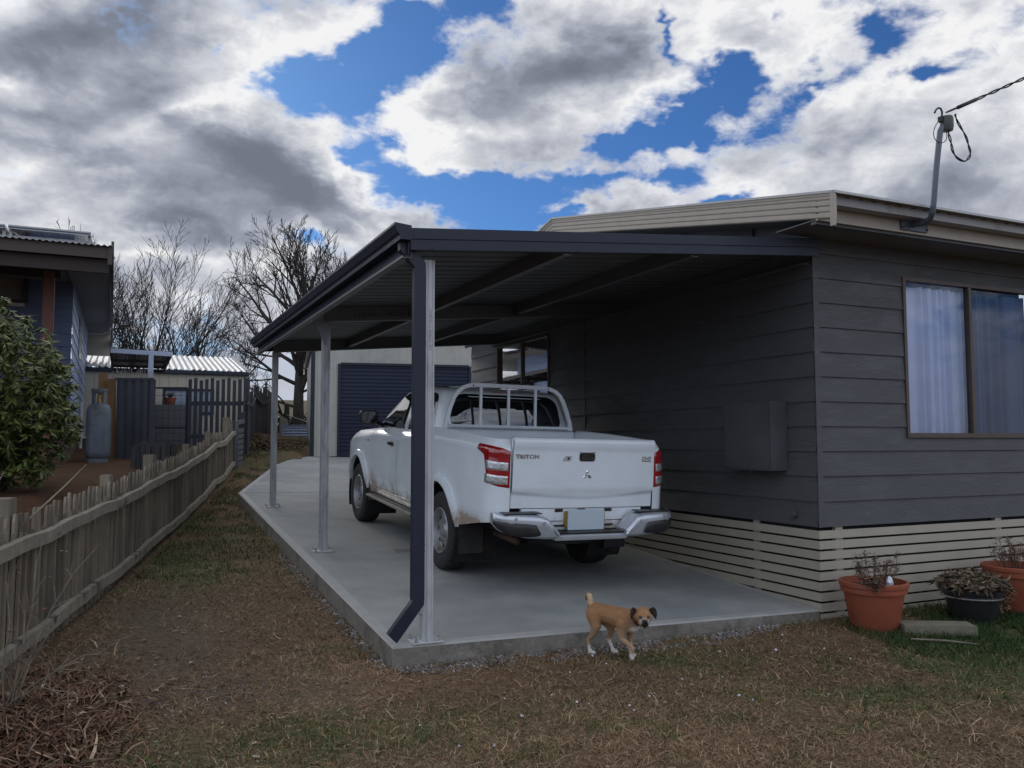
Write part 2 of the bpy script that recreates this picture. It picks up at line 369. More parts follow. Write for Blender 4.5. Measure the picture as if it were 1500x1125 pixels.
# ------------------------------------------------------------------ ground
FENCE = [(-1.35, 2.4), (-.60, 5.8), (-.28, 7.3), (.03, 8.6), (.71, 11.6), (1.36, 14.6), (2.06, 17.9), (2.72, 20.9), (4.0, 26.5), (5.6, 33.5)]
def fence_x(y): return np.interp(y, [p[1] for p in FENCE], [p[0] for p in FENCE])
def in_slab(x, y, g=.25):
    left = np.interp(y, [HY, 13.62, 15.6, 18.1, 20.3, 23], [1.647, 1.62, 2.15, 2.85, 3.95, 4.9])
    return (x > left-g) & (y > HY-g*.2) & (y < 26) & (x < 9.5)
def ground_z(x, y):
    x = np.asarray(x, float); y = np.asarray(y, float)
    z = np.interp(y, [-50, 4.6, 5.46, 8.5, 13.6, 17.9, 19.5, 21, 25, 30, 60, 120, 400], [-.3, -.01, .035, .25, .62, .97, 1.22, 1.40, 1.70, 1.85, 2.1, 3.0, 22])
    z = z+.035*(vnoise(x*1.3, y*1.3, 3, 3)-.5)+.02*(vnoise(x*6, y*6, 5, 2)-.5)
    d = fence_x(y)-x
    yard = np.interp(y, [3, 6, 9, 12, 16, 30], [.1, .35, .95, 1.10, 1.18, 1.85])
    k = sstep(d, .25, 1.2)*(y < 40)
    z = z*(1-k)+np.maximum(z, yard)*k
    sl = slabz(x, y)-.16
    left = np.interp(y, [HY, 13.62, 15.6, 18.1, 20.3, 23], [1.647, 1.62, 2.15, 2.85, 3.95, 4.9])
    ins = sstep(x-left, -.15, .1)*sstep(y, HY-.06, HY+.05)*(1-sstep(y, 26, 30))*(1-sstep(x, 14, 20))
    z = z*(1-ins)+np.minimum(z, sl)*ins
    # just outside the slab's long side the soil sits a hand below its top
    z = np.where((x > left-.6) & (x <= left+.1) & (y > HY+.3) & (y < 20), np.minimum(z, slabz(left, y)-.09+0.04*(left-x)), z)
    return z
def ax_graded(lo, hi, a, b, fine, grow=1.18):
    m = list(np.arange(a, b, fine)); s = fine; x = b
    while x < hi: m.append(x); s *= grow; x += s
    m.append(hi); s = fine; x = a-fine; L = []
    while x > lo: L.append(x); s *= grow; x -= s
    L.append(lo); return np.array(L[::-1]+m)
def blobw(x, y, cx, cy, rx, ry): return np.exp(-(((x-cx)/rx)**2+((y-cy)/ry)**2))
def patches(x, y):
    n = vnoise(x*1.7, y*1.7, 21, 4); n2 = vnoise(x*5, y*5, 33, 3)
    g = .9*blobw(x, y, 6.6, 4.5, 1.3, .55)+.75*blobw(x, y, 4.7, 4.1, .9, .55)+.35*blobw(x, y, .3, 4.45, .7, .4)+.38*blobw(x, y, 1.4, 4.4, .8, .35)
    g += .45*blobw(x, y, 3.6, 4.9, .6, .35)+.8*blobw(x, y, 1.0, 12.5, .7, 3.5)+.9*blobw(x, y, 2.6, 19, 1.2, 2.5)+.5*blobw(x, y, .55, 8.9, .35, 1.2)+.5*blobw(x, y, 5.8, 3.6, 1.0, .4)
    g += .6*(y > 22)
    g = 1.2*g*sstep(n, .25, .55)+.40*sstep(n2, .55, .75)*sstep(n, .4, .6)
    dirt = 1.0*blobw(x, y, 1.75, 5.0, .75, .32)+.8*blobw(x, y, 5.0, 4.95, .8, .3)+.9*blobw(x, y, .35, 6.6, .6, 1.5)+.5*blobw(x, y, 1.2, 5.2, .35, .35)+.7*blobw(x, y, 3.5, 21.5, 1.3, 1.2)+.35*blobw(x, y, 2.9, 4.7, .6, .3)
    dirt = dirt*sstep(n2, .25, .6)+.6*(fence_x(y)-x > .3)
    grey = blobw(x, y, .25, 6.8, .65, 2.0)+.6*blobw(x, y, 1.1, 5.2, .3, .3)
    return np.clip(g, 0, 1), np.clip(dirt, 0, 1), np.clip(grey, 0, 1), n, n2
C_DRY = np.array([.150, .096, .056]); C_DIRT = np.array([.150, .084, .050]); C_GREY = np.array([.078, .066, .053]); C_GRN = np.array([.068, .080, .036])
def ground_col(x, y):
    g, d, gr, n, n2 = patches(x, y)
    c = C_DRY*(.62+.6*n[..., None]); c = c*(1-.8*d[..., None])+C_DIRT*(.8*d[..., None]*(.6+.7*n2[..., None]))
    c = c*(1-.7*gr[..., None])+C_GREY*.7*gr[..., None]
    c = c*(1-.75*g[..., None])+C_GRN*.75*g[..., None]
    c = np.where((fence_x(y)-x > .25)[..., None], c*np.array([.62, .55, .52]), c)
    return c
def make_ground():
    xs = ax_graded(-500, 700, -2.2, 7.6, .045); ys = ax_graded(-40, 900, 2.2, 14, .05)
    X, Y = np.meshgrid(xs, ys, indexing='ij'); Z = ground_z(X, Y)
    near = (Y < 9)
    Z = Z+near*.012*(vnoise(X*14, Y*14, 9, 3)-.5)
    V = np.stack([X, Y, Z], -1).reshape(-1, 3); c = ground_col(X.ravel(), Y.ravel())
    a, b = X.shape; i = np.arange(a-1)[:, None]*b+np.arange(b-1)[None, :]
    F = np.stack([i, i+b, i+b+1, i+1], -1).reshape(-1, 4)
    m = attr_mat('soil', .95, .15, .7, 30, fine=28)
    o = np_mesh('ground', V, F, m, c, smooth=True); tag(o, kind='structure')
    return o
make_ground()

def slab():
    pts = [(1.647, HY), (HX-.012, HY-.002), (HX-.012, 13.40), (9.4, 13.40), (9.4, 19.4), (8.6, 19.65), (4.13, 20.52), (3.85, 20.30), (3.35, 19.35), (2.85, 18.09), (2.17, 15.63), (1.63, 13.66)]
    mb = MB(); n = len(pts); e = .012
    cx = sum(p[0] for p in pts)/n; cy = sum(p[1] for p in pts)/n
    def off(d):
        r = []
        for i in range(n):
            p0 = Vector(pts[i-1]); p = Vector(pts[i]); p1 = Vector(pts[(i+1) % n])
            a = (p-p0).normalized(); b = (p1-p).normalized(); na = Vector((-a.y, a.x)); nb = Vector((-b.y, b.x)); q = (na+nb); q /= max(.3, q.length_squared/2)
            r.append((p.x+q.x*d, p.y+q.y*d))
        return r
    i0 = off(0); i1 = off(e); i2 = off(.085)
    V = [(x, y, slabz(x, y)-.17) for x, y in i0]+[(x, y, slabz(x, y)-e) for x, y in i0]+[(x, y, slabz(x, y)) for x, y in i1]+[(x, y, slabz(x, y)+.0005) for x, y in i2]
    mb.v = V
    for k, mi in ((0, 1), (1, 2), (2, 2)):
        for i in range(n): mb.f.append((k*n+i, k*n+(i+1) % n, (k+1)*n+(i+1) % n, (k+1)*n+i)); mb.mi.append(mi)
    mb.f.append(tuple(3*n+i for i in range(n))); mb.mi.append(0)
    o = mb.build('driveway', [M_CONC, M_CONCE, mat('concrete_trowelled_edge', (.31, .305, .29), .7, var=.12, vscale=6, bump=.2)], weld=False)
    tag(o, kind='structure')
    j = MB(); rr = random.Random(3)
    for i in range(7): x = 2.62+i*.028; y = 8.55+rr.uniform(-.03, .03); j.add([(x, y, slabz(x, y)+.0012), (x+.014, y, slabz(x, y)+.0012), (x+.03, y+.20, slabz(x, y+.2)+.0012), (x+.016, y+.20, slabz(x, y+.2)+.0012)], [(0, 1, 2, 3)])
    j.build('tyre_scuff', mat('tyre_scuff', (.10, .10, .10), .9), o)
    j = MB(); z0 = slabz(1.66, 13.62); j.bar((1.67, 13.62, z0+.003), (HX-.03, 13.62, slabz(HX-.03, 13.62)+.003), .012, .004)
    o2 = j.build('driveway_joint', mat('joint_strip', (.42, .42, .40), .8), o); return o
slab()

# ------------------------------------------------------------------ weatherboards
def boards(mb, plane, off, outward, u0, u1, zb_list, openings=(), lip=.014, endz=None):
    """plane 'x' : wall in plane x=off, u along y ; 'y' : wall in plane y=off, u along x.  zb_list = [(zbottom, ztop)]"""
    for zb, zt in zb_list:
        cuts = sorted(set([u0, u1]+[c for (a, b_, _, _) in openings for c in (a, b_) if u0 < c < u1]))
        for a, b_ in zip(cuts[:-1], cuts[1:]):
            ints = [(zb, zt)]
            for (oa, ob, oz0, oz1) in openings:
                if oa <= (a+b_)/2 <= ob:
                    new = []
                    for p, q in ints:
                        if oz1 <= p or oz0 >= q: new.append((p, q)); continue
                        if oz0 > p: new.append((p, oz0))
                        if oz1 < q: new.append((oz1, q))
                    ints = new
            for p, q in ints:
                def off_at(z): return lip*(1-(z-zb)/(zt-zb))
                def P(u, z, d):
                    w = off+outward*d
                    return (w, u, z) if plane == 'x' else (u, w, z)
                dp, dq = off_at(p), off_at(q)
                mb.add([P(a, p, dp), P(b_, p, dp), P(b_, q, dq), P(a, q, dq)], [(0, 1, 2, 3)])
                if p == zb: mb.add([P(a, p, dp), P(b_, p, dp), P(b_, p, -.004), P(a, p, -.004)], [(0, 3, 2, 1)])
def house():
    R = empty('weatherboard_house', (HX, HY, 0)); tag(R, 'dark grey weatherboard house with cream slatted skirting on the right', 'house')
    off = Vector((-HX, -HY, 0))
    def B(mb, name, m, parent=R, **k):
        o = mb.build(name, m, parent, **k); 
        if parent is R: o.location = off
        return o
    PITCHB = .215; zs = [2.942-.215*k for k in range(10)]+[.792]
    rows = [(zs[i+1], zs[i]) for i in range(10)]+[(2.942+.215*k, 2.942+.215*(k+1)) for k in range(2)]
    FW = (6.465, 8.32, 1.555, 3.035)        # front window
    SW = (10.43, 12.24, 1.60, 3.04)         # side window
    mb = MB(); boards(mb, 'y', HY, -1, HX-.011, 14.0, rows, [FW]); 
    mb.box(HX-.014, HX+.05, HY-.0165, HY-.012, .792, 3.30)
    B(mb, 'front_wall', M_SIDE)
    mb = MB(); boards(mb, 'x', HX, -1, HY-.003, 13.35, rows[:-1], [SW])
    for z_ in (3.157, 3.372, 3.587, 3.802, 4.017):
        ya = max(HY, 4.82+(z_+.36-3.455)/.2); boards(mb, 'x', HX, -1, ya, 2*9.55-ya, [(z_, z_+.215)])
    mb.box(HX-.015, HX-.002, 9.425, 9.45, .792, 3.2)
    B(mb, 'side_wall', M_SIDE)
    mb = MB(); mb.box(HX+.01, 14, 13.30, 13.35, .3, 3.3); mb.box(HX+.02, HX+.03, HY+.05, 13.3, -.3, .79); mb.box(HX+.05, 14, HY+.06, HY+.07, -.3, .79)
    mb.box(HX+.1, 14, HY+.1, 13.2, .785, .80)
    B(mb, 'rear_wall_and_dark_backing', M_DARK)  # also holds black sheets standing in for shade behind the skirting slats
    # slatted skirting
    mb = MB(); k = 0
    for k in range(9):
        zt = .762-.087*k; zb = zt-.068
        mb.box(HX-.012, 14, HY-.012, HY+.006, zb, zt)
        y1 = 13.35
        for ya in np.arange(HY+.006, y1, .8):
            yb = min(ya+.8, y1)
            if slabz(HX, yb)-.08 < zt: mb.box(HX-.012, HX+.006, ya, yb, zb, zt)
    for x in (HX+.19, HX+2.25, HX+4.3): mb.box(x, x+.085, HY+.007, HY+.045, .0, .79)
    for y in (HY+.75, HY+2.9, HY+5.1): mb.box(HX+.007, HX+.04, y, y+.085, .0, .79)
    B(mb, 'skirting', M_CREAM)
    # front eave: gutter, fascia, soffit
    GX0 = 5.06
    prof = [(0, 3.385), (-.004, 3.43), (.0, 3.495), (.012, 3.50), (.012, 3.49), (.008, 3.43), (.01, 3.395), (.10, 3.395), (.10, 3.385)]
    mb = MB(); mb.prof([(p[0], p[1]) for p in prof], (GX0, 4.85, 0), (0, 1, 0), (0, 0, 1), (1, 0, 0), 9)
    mb.box(GX0-.006, GX0, 4.845, 4.96, 3.38, 3.505)
    g = B(mb, 'front_gutter', M_GUT)
    for i in range(24):
        x = GX0+.09+i*.147; mb = MB(); mb.box(x, x+.042, 4.843, 4.8445, 3.450, 3.456); q = mb.build('gutter_slot', M_DARK, g)
    mb = MB(); mb.box(4.99, 14, 4.975, 5.0, 3.285, 3.44); B(mb, 'fascia', M_FASC)
    mb = MB(); mb.box(4.99, 14, 5.003, HY+.0, 3.292, 3.30); B(mb, 'soffit', M_SOFF)
    mb = MB(); mb.box(4.995, 14, 5.003, 5.06, 3.262, 3.289); B(mb, 'soffit_trim', M_SIDING)
    # gable rake on the left side, rising to the ridge
    RY, RZ = 9.55, 4.40; S = (RZ-3.455)/(RY-4.82)
    def rz(y): return 3.455+S*(y-4.82) if y < RY else RZ-S*(y-RY)
    mb = MB(); mb2 = MB()
    for y0, y1 in ((4.80, RY), (RY, 14.2)):
        z0, z1 = rz(y0), rz(y1); x = 4.99
        # ribbed barge sheet
        H = .195; N = 4
        pr = []
        for j in range(N):
            a = -j*H/N; pr += [(0, a-.004), (-.007, a-.012), (-.007, a-H/N+.012), (0, a-H/N+.004)]
        pr2 = [(-.012, 0.012), (-.012, -.012)]+pr+[(.02, -H), (.02, .012)]
        n = len(pr2); V = [(x+p[0], y0, z0+p[1]) for p in pr2]+[(x+p[0], y1, z1+p[1]) for p in pr2]
        mb.add(V, [(i, (i+1) % n, (i+1) % n+n, i+n) for i in range(n)]+[tuple(range(n))[::-1], tuple(range(n, 2*n))])
    mb.box(4.968, 4.985, 4.785, 4.83, 3.20, 3.475)
    B(mb, 'barge_board', M_FASC)
    mb = MB()
    for y0, y1 in ((4.78, RY), (RY, 14.2)):
        z0, z1 = rz(y0)+.03, rz(y1)+.03
        mb.add([(4.97, y0, z0), (15, y0, z0), (15, y1, z1), (4.97, y1, z1), (4.97, y0, z0-.02), (15, y0, z0-.02), (15, y1, z1-.02), (4.97, y1, z1-.02)],
               [(0, 1, 2, 3), (7, 6, 5, 4), (0, 4, 5, 1), (0, 3, 7, 4), (3, 2, 6, 7)])
    B(mb, 'roof', M_ROOF)
    mb = MB()
    for y0, y1 in ((5.0, RY), (RY, 14.1)):
        z0, z1 = rz(y0)-.19, rz(y1)-.19
        mb.add([(5.01, y0, z0), (HX+.01, y0, z0), (HX+.01, y1, z1), (5.01, y1, z1)], [(0, 1, 2, 3)])
    mb.add([(HX+.02, HY, 3.25), (HX+.02, 13.35, 3.25), (HX+.02, 13.35, rz(13.35)), (HX+.02, RY, RZ), (HX+.02, HY, rz(HY))], [(0, 1, 2, 3, 4)])
    B(mb, 'rake_soffit', M_SOFF)
    # front window
    def window(nm, plane, off_, a0, a1, z0, z1, mull, out, fw, curt, glassm, label=None):
        mb = MB()
        def bx(u0, u1, w0, w1, q0, q1):
            w0, w1 = sorted((off_+out*w0, off_+out*w1))
            if plane == 'y': mb.box(u0, u1, w0, w1, q0, q1)
            else: mb.box(w0, w1, u0, u1, q0, q1)
        bx(a0, a1, -.05, .022, z1-fw, z1); bx(a0, a1, -.05, .028, z0, z0+fw*1.25)
        for u in (a0, a1-fw): bx(u, u+fw, -.05, .0225, z0+fw*1.25+.0005, z1-fw-.0005)
        for u in mull: bx(u-fw*.55, u+fw*.55, -.04, .018, z0+fw*1.25+.0005, z1-fw-.0005)
        f = B(mb, nm, M_WOODF)
        us = [a0+fw]+[u for u in mull]+[a1-fw]
        for i, (p, q) in enumerate(zip(us[:-1], us[1:])):
            d = -.012 if i % 2 == 0 else -.026
            g = MB()
            V = [(p, z0+fw), (q, z0+fw), (q, z1-fw), (p, z1-fw)]
            w = off_+out*d
            V = [((u, w, z) if plane == 'y' else (w, u, z)) for u, z in V]
            g.add(V, [(0, 1, 2, 3)]); g.build('window_pane', glassm[i], f)
            c = MB(); nn = 160; P = []
            for j in range(nn+1):
                u = p+(q-p)*j/nn; ph = u*38+1.6*math.sin(u*9.0)+.8*math.sin(u*23)
                dep = .085+.030*math.sin(ph)+.014*math.sin(ph*2.3+1)
                row = []
                for z in (z0+fw*.8, z0+.5*(z1-z0), z1-fw-.03):
                    ww = off_-out*dep; row.append((u, ww, z) if plane == 'y' else (ww, u, z))
                P.append(row)
            c.grid(P); c.build('curtain', curt[i], f, smooth=True)
        # dark room behind
        k = MB(); w0 = off_-out*.20; V = [(a0-.1, z0-.1), (a1+.1, z0-.1), (a1+.1, z1+.1), (a0-.1, z1+.1)]
        k.add([((u, w0, z) if plane == 'y' else (w0, u, z)) for u, z in V], [(0, 1, 2, 3)]); k.build('room_behind', M_DARK, f)
        return f
    cw = mat('sheer_curtain', (.66, .70, .84), .9, var=.05); cb = mat('sky_tinted_grey_curtain', (.26, .30, .42), .9, var=.08)  # the sky's reflected blue is put into both curtain colours
    window('front_window', 'y', HY, FW[0], FW[1], FW[2], FW[3], [7.375], -1, .034, [cw, cb], [M_GLASS, M_GLASS2])
    cd = mat('shaded_curtain', (.45, .48, .55), .9)
    w = window('side_window', 'x', HX, SW[0], SW[1], SW[2], SW[3], [11.33], -1, .034, [cb, cd], [M_GLASS2, M_GLASS])
    # meter box
    mb = MB(); mb.box(5.19, HX-.012, 5.80, 6.435, 1.262, 1.882); mb.box(5.186, 5.19, 5.815, 6.42, 1.277, 1.867)
    mb.box(5.22, 5.26, 6.09, 6.12, 1.235, 1.262)
    B(mb, 'meter_box', M_SIDING, bevel=.003)
    mb = MB(); mb.lathe([(0.001, -.045), (.022, -.045), (.030, -.038), (.030, .0)], (HX-.01, 5.72, .885), 'x', 20); 
    B(mb, 'vent_cap', M_SIDING, smooth=True, angle=40)
    return R
house()

# ------------------------------------------------------------------ carport
def carport():
    R = empty('carport', (1.9, 5.5, slabz(1.9, 5.5))); tag(R, 'lean-to carport with navy gutter and galvanised posts over the white pickup', 'carport')
    off = -Vector(R.location)
    def B(mb, name, m, **k):
        o = mb.build(name, m, R, **k); o.location = off; return o
    Y0, Y1 = 5.35, 12.42; XL, XR = 1.74, 5.375
    s = .0815
    def rz(x): return 2.955+s*(x-1.73)        # top of roof sheet
    # roof sheet: trapezoid ribs running across (x), repeated along y
    mb = MB(); pr = []; y = Y0+.01; per = .19
    while y < Y1-.02:
        for a, h in ((0, 0), (per*.62, 0), (per*.70, .014), (per*.86, .014), (per*.94, 0)): pr.append((min(y+a, Y1-.02), h))
        y += per
    n = len(pr); zof = -.038
    V = [(XL, p[0], rz(XL)+zof+p[1]) for p in pr]+[(XR, p[0], rz(XR)+zof+p[1]) for p in pr]
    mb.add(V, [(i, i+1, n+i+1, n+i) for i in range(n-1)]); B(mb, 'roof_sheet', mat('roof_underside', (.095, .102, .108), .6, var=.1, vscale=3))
    # barge flashing along the front slope: two stepped faces
    def barge(y0, y1, sgn):
        mb = MB(); x0, x1 = 1.72, XR-.01
        for (dy, a, b_) in ((0.0, -.068, .008), (.006, -.142, -.070)):
            yf = y0+dy if sgn < 0 else y0-dy
            V = []
            for x in (x0, x1):
                V += [(x, yf, rz(x)+a), (x, yf, rz(x)+b_), (x, y1, rz(x)+b_), (x, y1, rz(x)+a)]
            mb.add(V, [(0, 1, 5, 4), (1, 2, 6, 5), (2, 3, 7, 6), (3, 0, 4, 7), (0, 3, 2, 1), (4, 5, 6, 7)])
        for x in (1.87, 3.0, 3.9, 4.7): mb.box(x, x+.012, y0-.003*(-sgn), y0+.002, rz(x)-.138, rz(x)-.128) if sgn < 0 else None
        return mb
    B(barge(Y0, Y0+.03, -1), 'barge_flashing', M_NAVY, bevel=.002)
    B(barge(Y1, Y1-.03, 1), 'rear_barge_flashing', M_NAVY, bevel=.002)
    # gutter along the low side
    zt = 2.985
    pr = [(-.115, zt), (-.107, zt), (-.107, zt-.014), (-.100, zt-.03), (-.085, zt-.062), (-.07, zt-.078), (-.068, zt-.105), (.0, zt-.105), (.0, zt-.01), (.004, zt-.01), (.004, zt-.11), (-.074, zt-.11), (-.076, zt-.08), (-.092, zt-.065), (-.108, zt-.03), (-.115, zt-.016)]
    mb = MB(); mb.prof(pr, (1.715, 5.335, 0), (1, 0, 0), (0, 0, 1), (0, 1, 0), Y1-5.335)
    # end caps
    cap = [(-.115, zt), (-.115, zt-.016), (-.108, zt-.03), (-.092, zt-.065), (-.076, zt-.08), (-.074, zt-.11), (.004, zt-.11), (.004, zt-.012)]
    mb.prof(cap, (1.715, 5.332, 0), (1, 0, 0), (0, 0, 1), (0, 1, 0), .003); mb.prof(cap, (1.715, Y1, 0), (1, 0, 0), (0, 0, 1), (0, 1, 0), .003)
    B(mb, 'gutter', M_NAVY)
    # C purlins
    def cbeam(mb, a, b_, h=.15, w=.06, lip=.015, t=.003, side=1):
        a = Vector(a); b_ = Vector(b_); d = (b_-a); L = d.length; d.normalize(); u = Vector((0, 0, 1)); r = d.cross(u).normalized(); u = r.cross(d).normalized(); w *= side; lp = lip; tt = t*side
        P = [(0, 0), (w, 0), (w, lp), (w-tt, lp), (w-tt, t), (tt, t), (tt, h-t), (w-tt, h-t), (w-tt, h-lp), (w, h-lp), (w, h), (0, h)]
        mb.prof(P, a, r, u, d, L)
    mb = MB(); cbeam(mb, (1.735, 5.39, 2.765), (1.735, Y1-.03, 2.765), h=.158, side=-1); mb.box(1.716, 1.7195, 5.36, Y1-.01, 2.87, 2.975); B(mb, 'side_beam', M_GALVD)
    mb = MB(); mb.box(1.708, 1.7155, 5.37, Y1-.01, 2.79, 2.885); B(mb, 'beam_cover', M_NAVY)
    for i, (x, nm) in enumerate(((2.90, 'purlin'), (4.05, 'purlin'))):
        mb = MB(); z = rz(x)-.04-.135; cbeam(mb, (x, Y0+.03, z+.02), (x, Y1-.03, z+.02), h=.13); B(mb, nm, M_GALVD)
    mb = MB(); z = rz(5.3)-.04-.150; cbeam(mb, (HX-.016, Y0+.12, z), (HX-.016, Y1-.03, z), side=-1); B(mb, 'wall_beam', M_GALVD)
    for i, y in enumerate((8.76, 12.05)):
        mb = MB(); cbeam(mb, (1.87, y, rz(1.87)-.045-.150), (5.31, y, rz(5.31)-.045-.150)); o = B(mb, 'rafter', M_GALVD)
        if i == 0:
            t = text_mb('C15024U  x  3402mm  RO', .062, M_INK, R, Vector((2.53, y-.0005-.004, rz(2.5)-.045-.075))+off, (PI/2, -math.atan(s), 0), 'beam_lettering', .0005)
    # posts
    M_POST = mat('galvanised_steel_lit', (.50, .51, .52), .5, metal=.2, var=.14, vscale=22, col2=(.38, .39, .40), c2scale=9, stretch=(1, 1, .25))  # paler galvanised steel: brighter light on the front post put into its colour
    for i, y in enumerate((5.5, 8.76, 12.03)):
        z0 = slabz(1.91, y); x0, x1 = 1.868, 1.943; mb = MB(); d = .10
        # folded C section face with two shallow grooves
        pr = [(x0, 0), (x0+.018, 0), (x0+.021, .004), (x0+.025, .004), (x0+.028, 0), (x1-.022, 0), (x1-.019, .004), (x1-.015, .004), (x1-.012, 0), (x1, 0), (x1, d), (x0, d)]
        mb.prof(pr, (0, y, z0+.009), (1, 0, 0), (0, 1, 0), (0, 0, 1), 2.78-z0-.0)
        o = B(mb, 'post', M_POST if i == 0 else M_GALV, bevel=.0015)
        mb = MB(); mb.box(x0-.075, x1+.065, y-.045, y+.145, z0, z0+.010); p = mb.build('base_plate', M_POST, o, bevel=.002)
        for bx_, by_ in ((x0-.05, y-.02), (x1+.04, y-.02), (x0-.05, y+.12), (x1+.04, y+.12)):
            mb = MB(); mb.lathe([(.016, z0+.010), (.016, z0+.014), (.0001, z0+.014)], (bx_, by_, 0), n=14); mb.lathe([(.011, z0+.014), (.011, z0+.026), (.0001, z0+.026)], (bx_, by_, 0), n=6); mb.lathe([(.006, z0+.02), (.006, z0+.045), (.0001, z0+.045)], (bx_, by_, 0), n=8)
            mb.build('anchor_bolt', M_GALV, o)
        for dz in (.13, .19) if i else (.16,):
            mb = MB(); mb.lathe([(.0001, -.014), (.009, -.014), (.009, -.0), (.001, 0)], (x0, y+.03, z0+dz+.03), 'x', 6); mb.build('side_bolt', M_GALV, o)
        if i == 1:
            mb = MB(); mb.add([(x0-.004, y-.006, 2.80), (x0-.004, y-.006, 2.56), (x0+.03, y-.006, 2.52), (x0+.045, y-.006, 2.80), (x0-.10, y-.006, 2.80)], [(0, 1, 2, 3), (0, 4, 1)])
            mb.build('gusset', mat('gusset_steel', (.20, .21, .24), .5, metal=.4), o, solid=.004)
        if i == 0:
            text_mb('C10019U  x  2645mm  RO', .026, mat('faded_ink', (.16, .17, .18), .7), o, (x0+.0435, y-.0008, 2.30), (PI/2, PI/2, 0), 'post_lettering', .0003)
    # downpipe with its offset at the top and kick at the foot
    mb = MB(); xa, xb, ya, yb = 1.765, 1.848, 5.405, 5.462
    def ring(cx, cy, cz, tilt):       # rect cut plane tilted in xz
        w = (xb-xa)/2; d = (yb-ya)/2
        return [(cx+sx*w*math.cos(tilt), cy+sy*d, cz+sx*w*math.sin(tilt)) for sx, sy in ((-1, -1), (1, -1), (1, 1), (-1, 1))]
    cx = (xa+xb)/2; cy = (ya+yb)/2; dz_ = slabz(1.8, 5.4)
    RR = [ring(1.70, cy, 2.90, 0), ring(1.70, cy, 2.835, .42), ring(cx, cy, 2.725, .42), ring(cx, cy, 2.66, 0), ring(cx, cy, .475, 0), ring(cx, cy, .455, -.42), ring(1.632, cy, .235, -.80)]
    V = [p for r in RR for p in r]; fs = []
    for i in range(len(RR)-1):
        for k in range(4): fs.append((i*4+k, i*4+(k+1) % 4, (i+1)*4+(k+1) % 4, (i+1)*4+k))
    mb.add(V, fs)
    dp = B(mb, 'downpipe', M_NAVY, solid=.002, bevel=0)
    mb = MB()
    for z in (.79, .83): mb.box(xa-.002, xb+.002, ya-.002, yb+.002, z, z+.007)
    mb.build('pipe_joint', M_NAVY, dp)
    mb = MB(); mb.lathe([(.012, -.02), (.012, 0), (.0001, .0)], (x0, 5.485, 2.55), 'x', 12); mb.build('pipe_rivet', M_GALV, dp)
    return R
carport()
# ------------------------------------------------------------------ the pickup truck (local: x right, y forward, z up, origin on the ground under the rear axle)
def truck_paint():
    m = bpy.data.materials.new('white_car_paint'); m.use_nodes = True; nt = m.node_tree; nt.nodes.clear(); b = NB(nt)
    p = b.n('ShaderNodeBsdfPrincipled'); o = b.n('ShaderNodeOutputMaterial'); nt.links.new(p.outputs[0], o.inputs[0])
    ob = b.n('ShaderNodeTexCoord').outputs['Object']; sp = b.n('ShaderNodeSeparateXYZ'); nt.links.new(ob, sp.inputs[0])
    n = b.noise(ob, 3.0, 6, .65); n2 = b.noise(ob, 14, 6, .7)
    h = b.m('ADD', sp.outputs['Z'], b.m('MULTIPLY', b.m('SUBTRACT', n, .5), .55))
    d = b.mr(h, .66, .46, 0, 1, True)
    d = b.m('MULTIPLY', d, b.mr(n2, .35, .6, .15, .9))
    # orange-brown splashes behind the wheels
    def splash(cy, cz, ry, rz_):
        a = b.m('DIVIDE', b.m('SUBTRACT', sp.outputs['Y'], cy), ry); c = b.m('DIVIDE', b.m('SUBTRACT', sp.outputs['Z'], cz), rz_)
        return b.m('EXPONENT', b.m('MULTIPLY', b.m('ADD', b.m('MULTIPLY', a, a), b.m('MULTIPLY', c, c)), -1.0))
    s = b.m('ADD', splash(2.32, .60, .16, .12), b.m('MULTIPLY', splash(-.78, .58, .28, .07), 1.2))
    d = b.m('MINIMUM', b.m('ADD', d, b.m('MULTIPLY', s, b.mr(n2, .3, .65, .1, 1.0))), .85)
    dust = b.mr(n, .35, .7, .95, 1.04)
    vs = b.n('ShaderNodeVectorMath', operation='SCALE'); vs.inputs[0].default_value = (.75, .81, .85); nt.links.new(dust, vs.inputs['Scale'])
    c = b.mix(d, vs.outputs[0], (.26, .165, .09)); nt.links.new(c, p.inputs['Base Color'])
    nt.links.new(b.mr(d, 0, .6, .22, .8), p.inputs['Roughness']); p.inputs['Coat Weight'].default_value = .6; p.inputs['Coat Roughness'].default_value = .04
    return m
def rubber_tread():
    return mat('tyre_rubber', (.022, .022, .023), .85, var=.25, vscale=14, bump=.25, bscale=90, coords='OBJ', col2=(.05, .042, .035), c2scale=5, c2lo=.55, c2hi=.8)
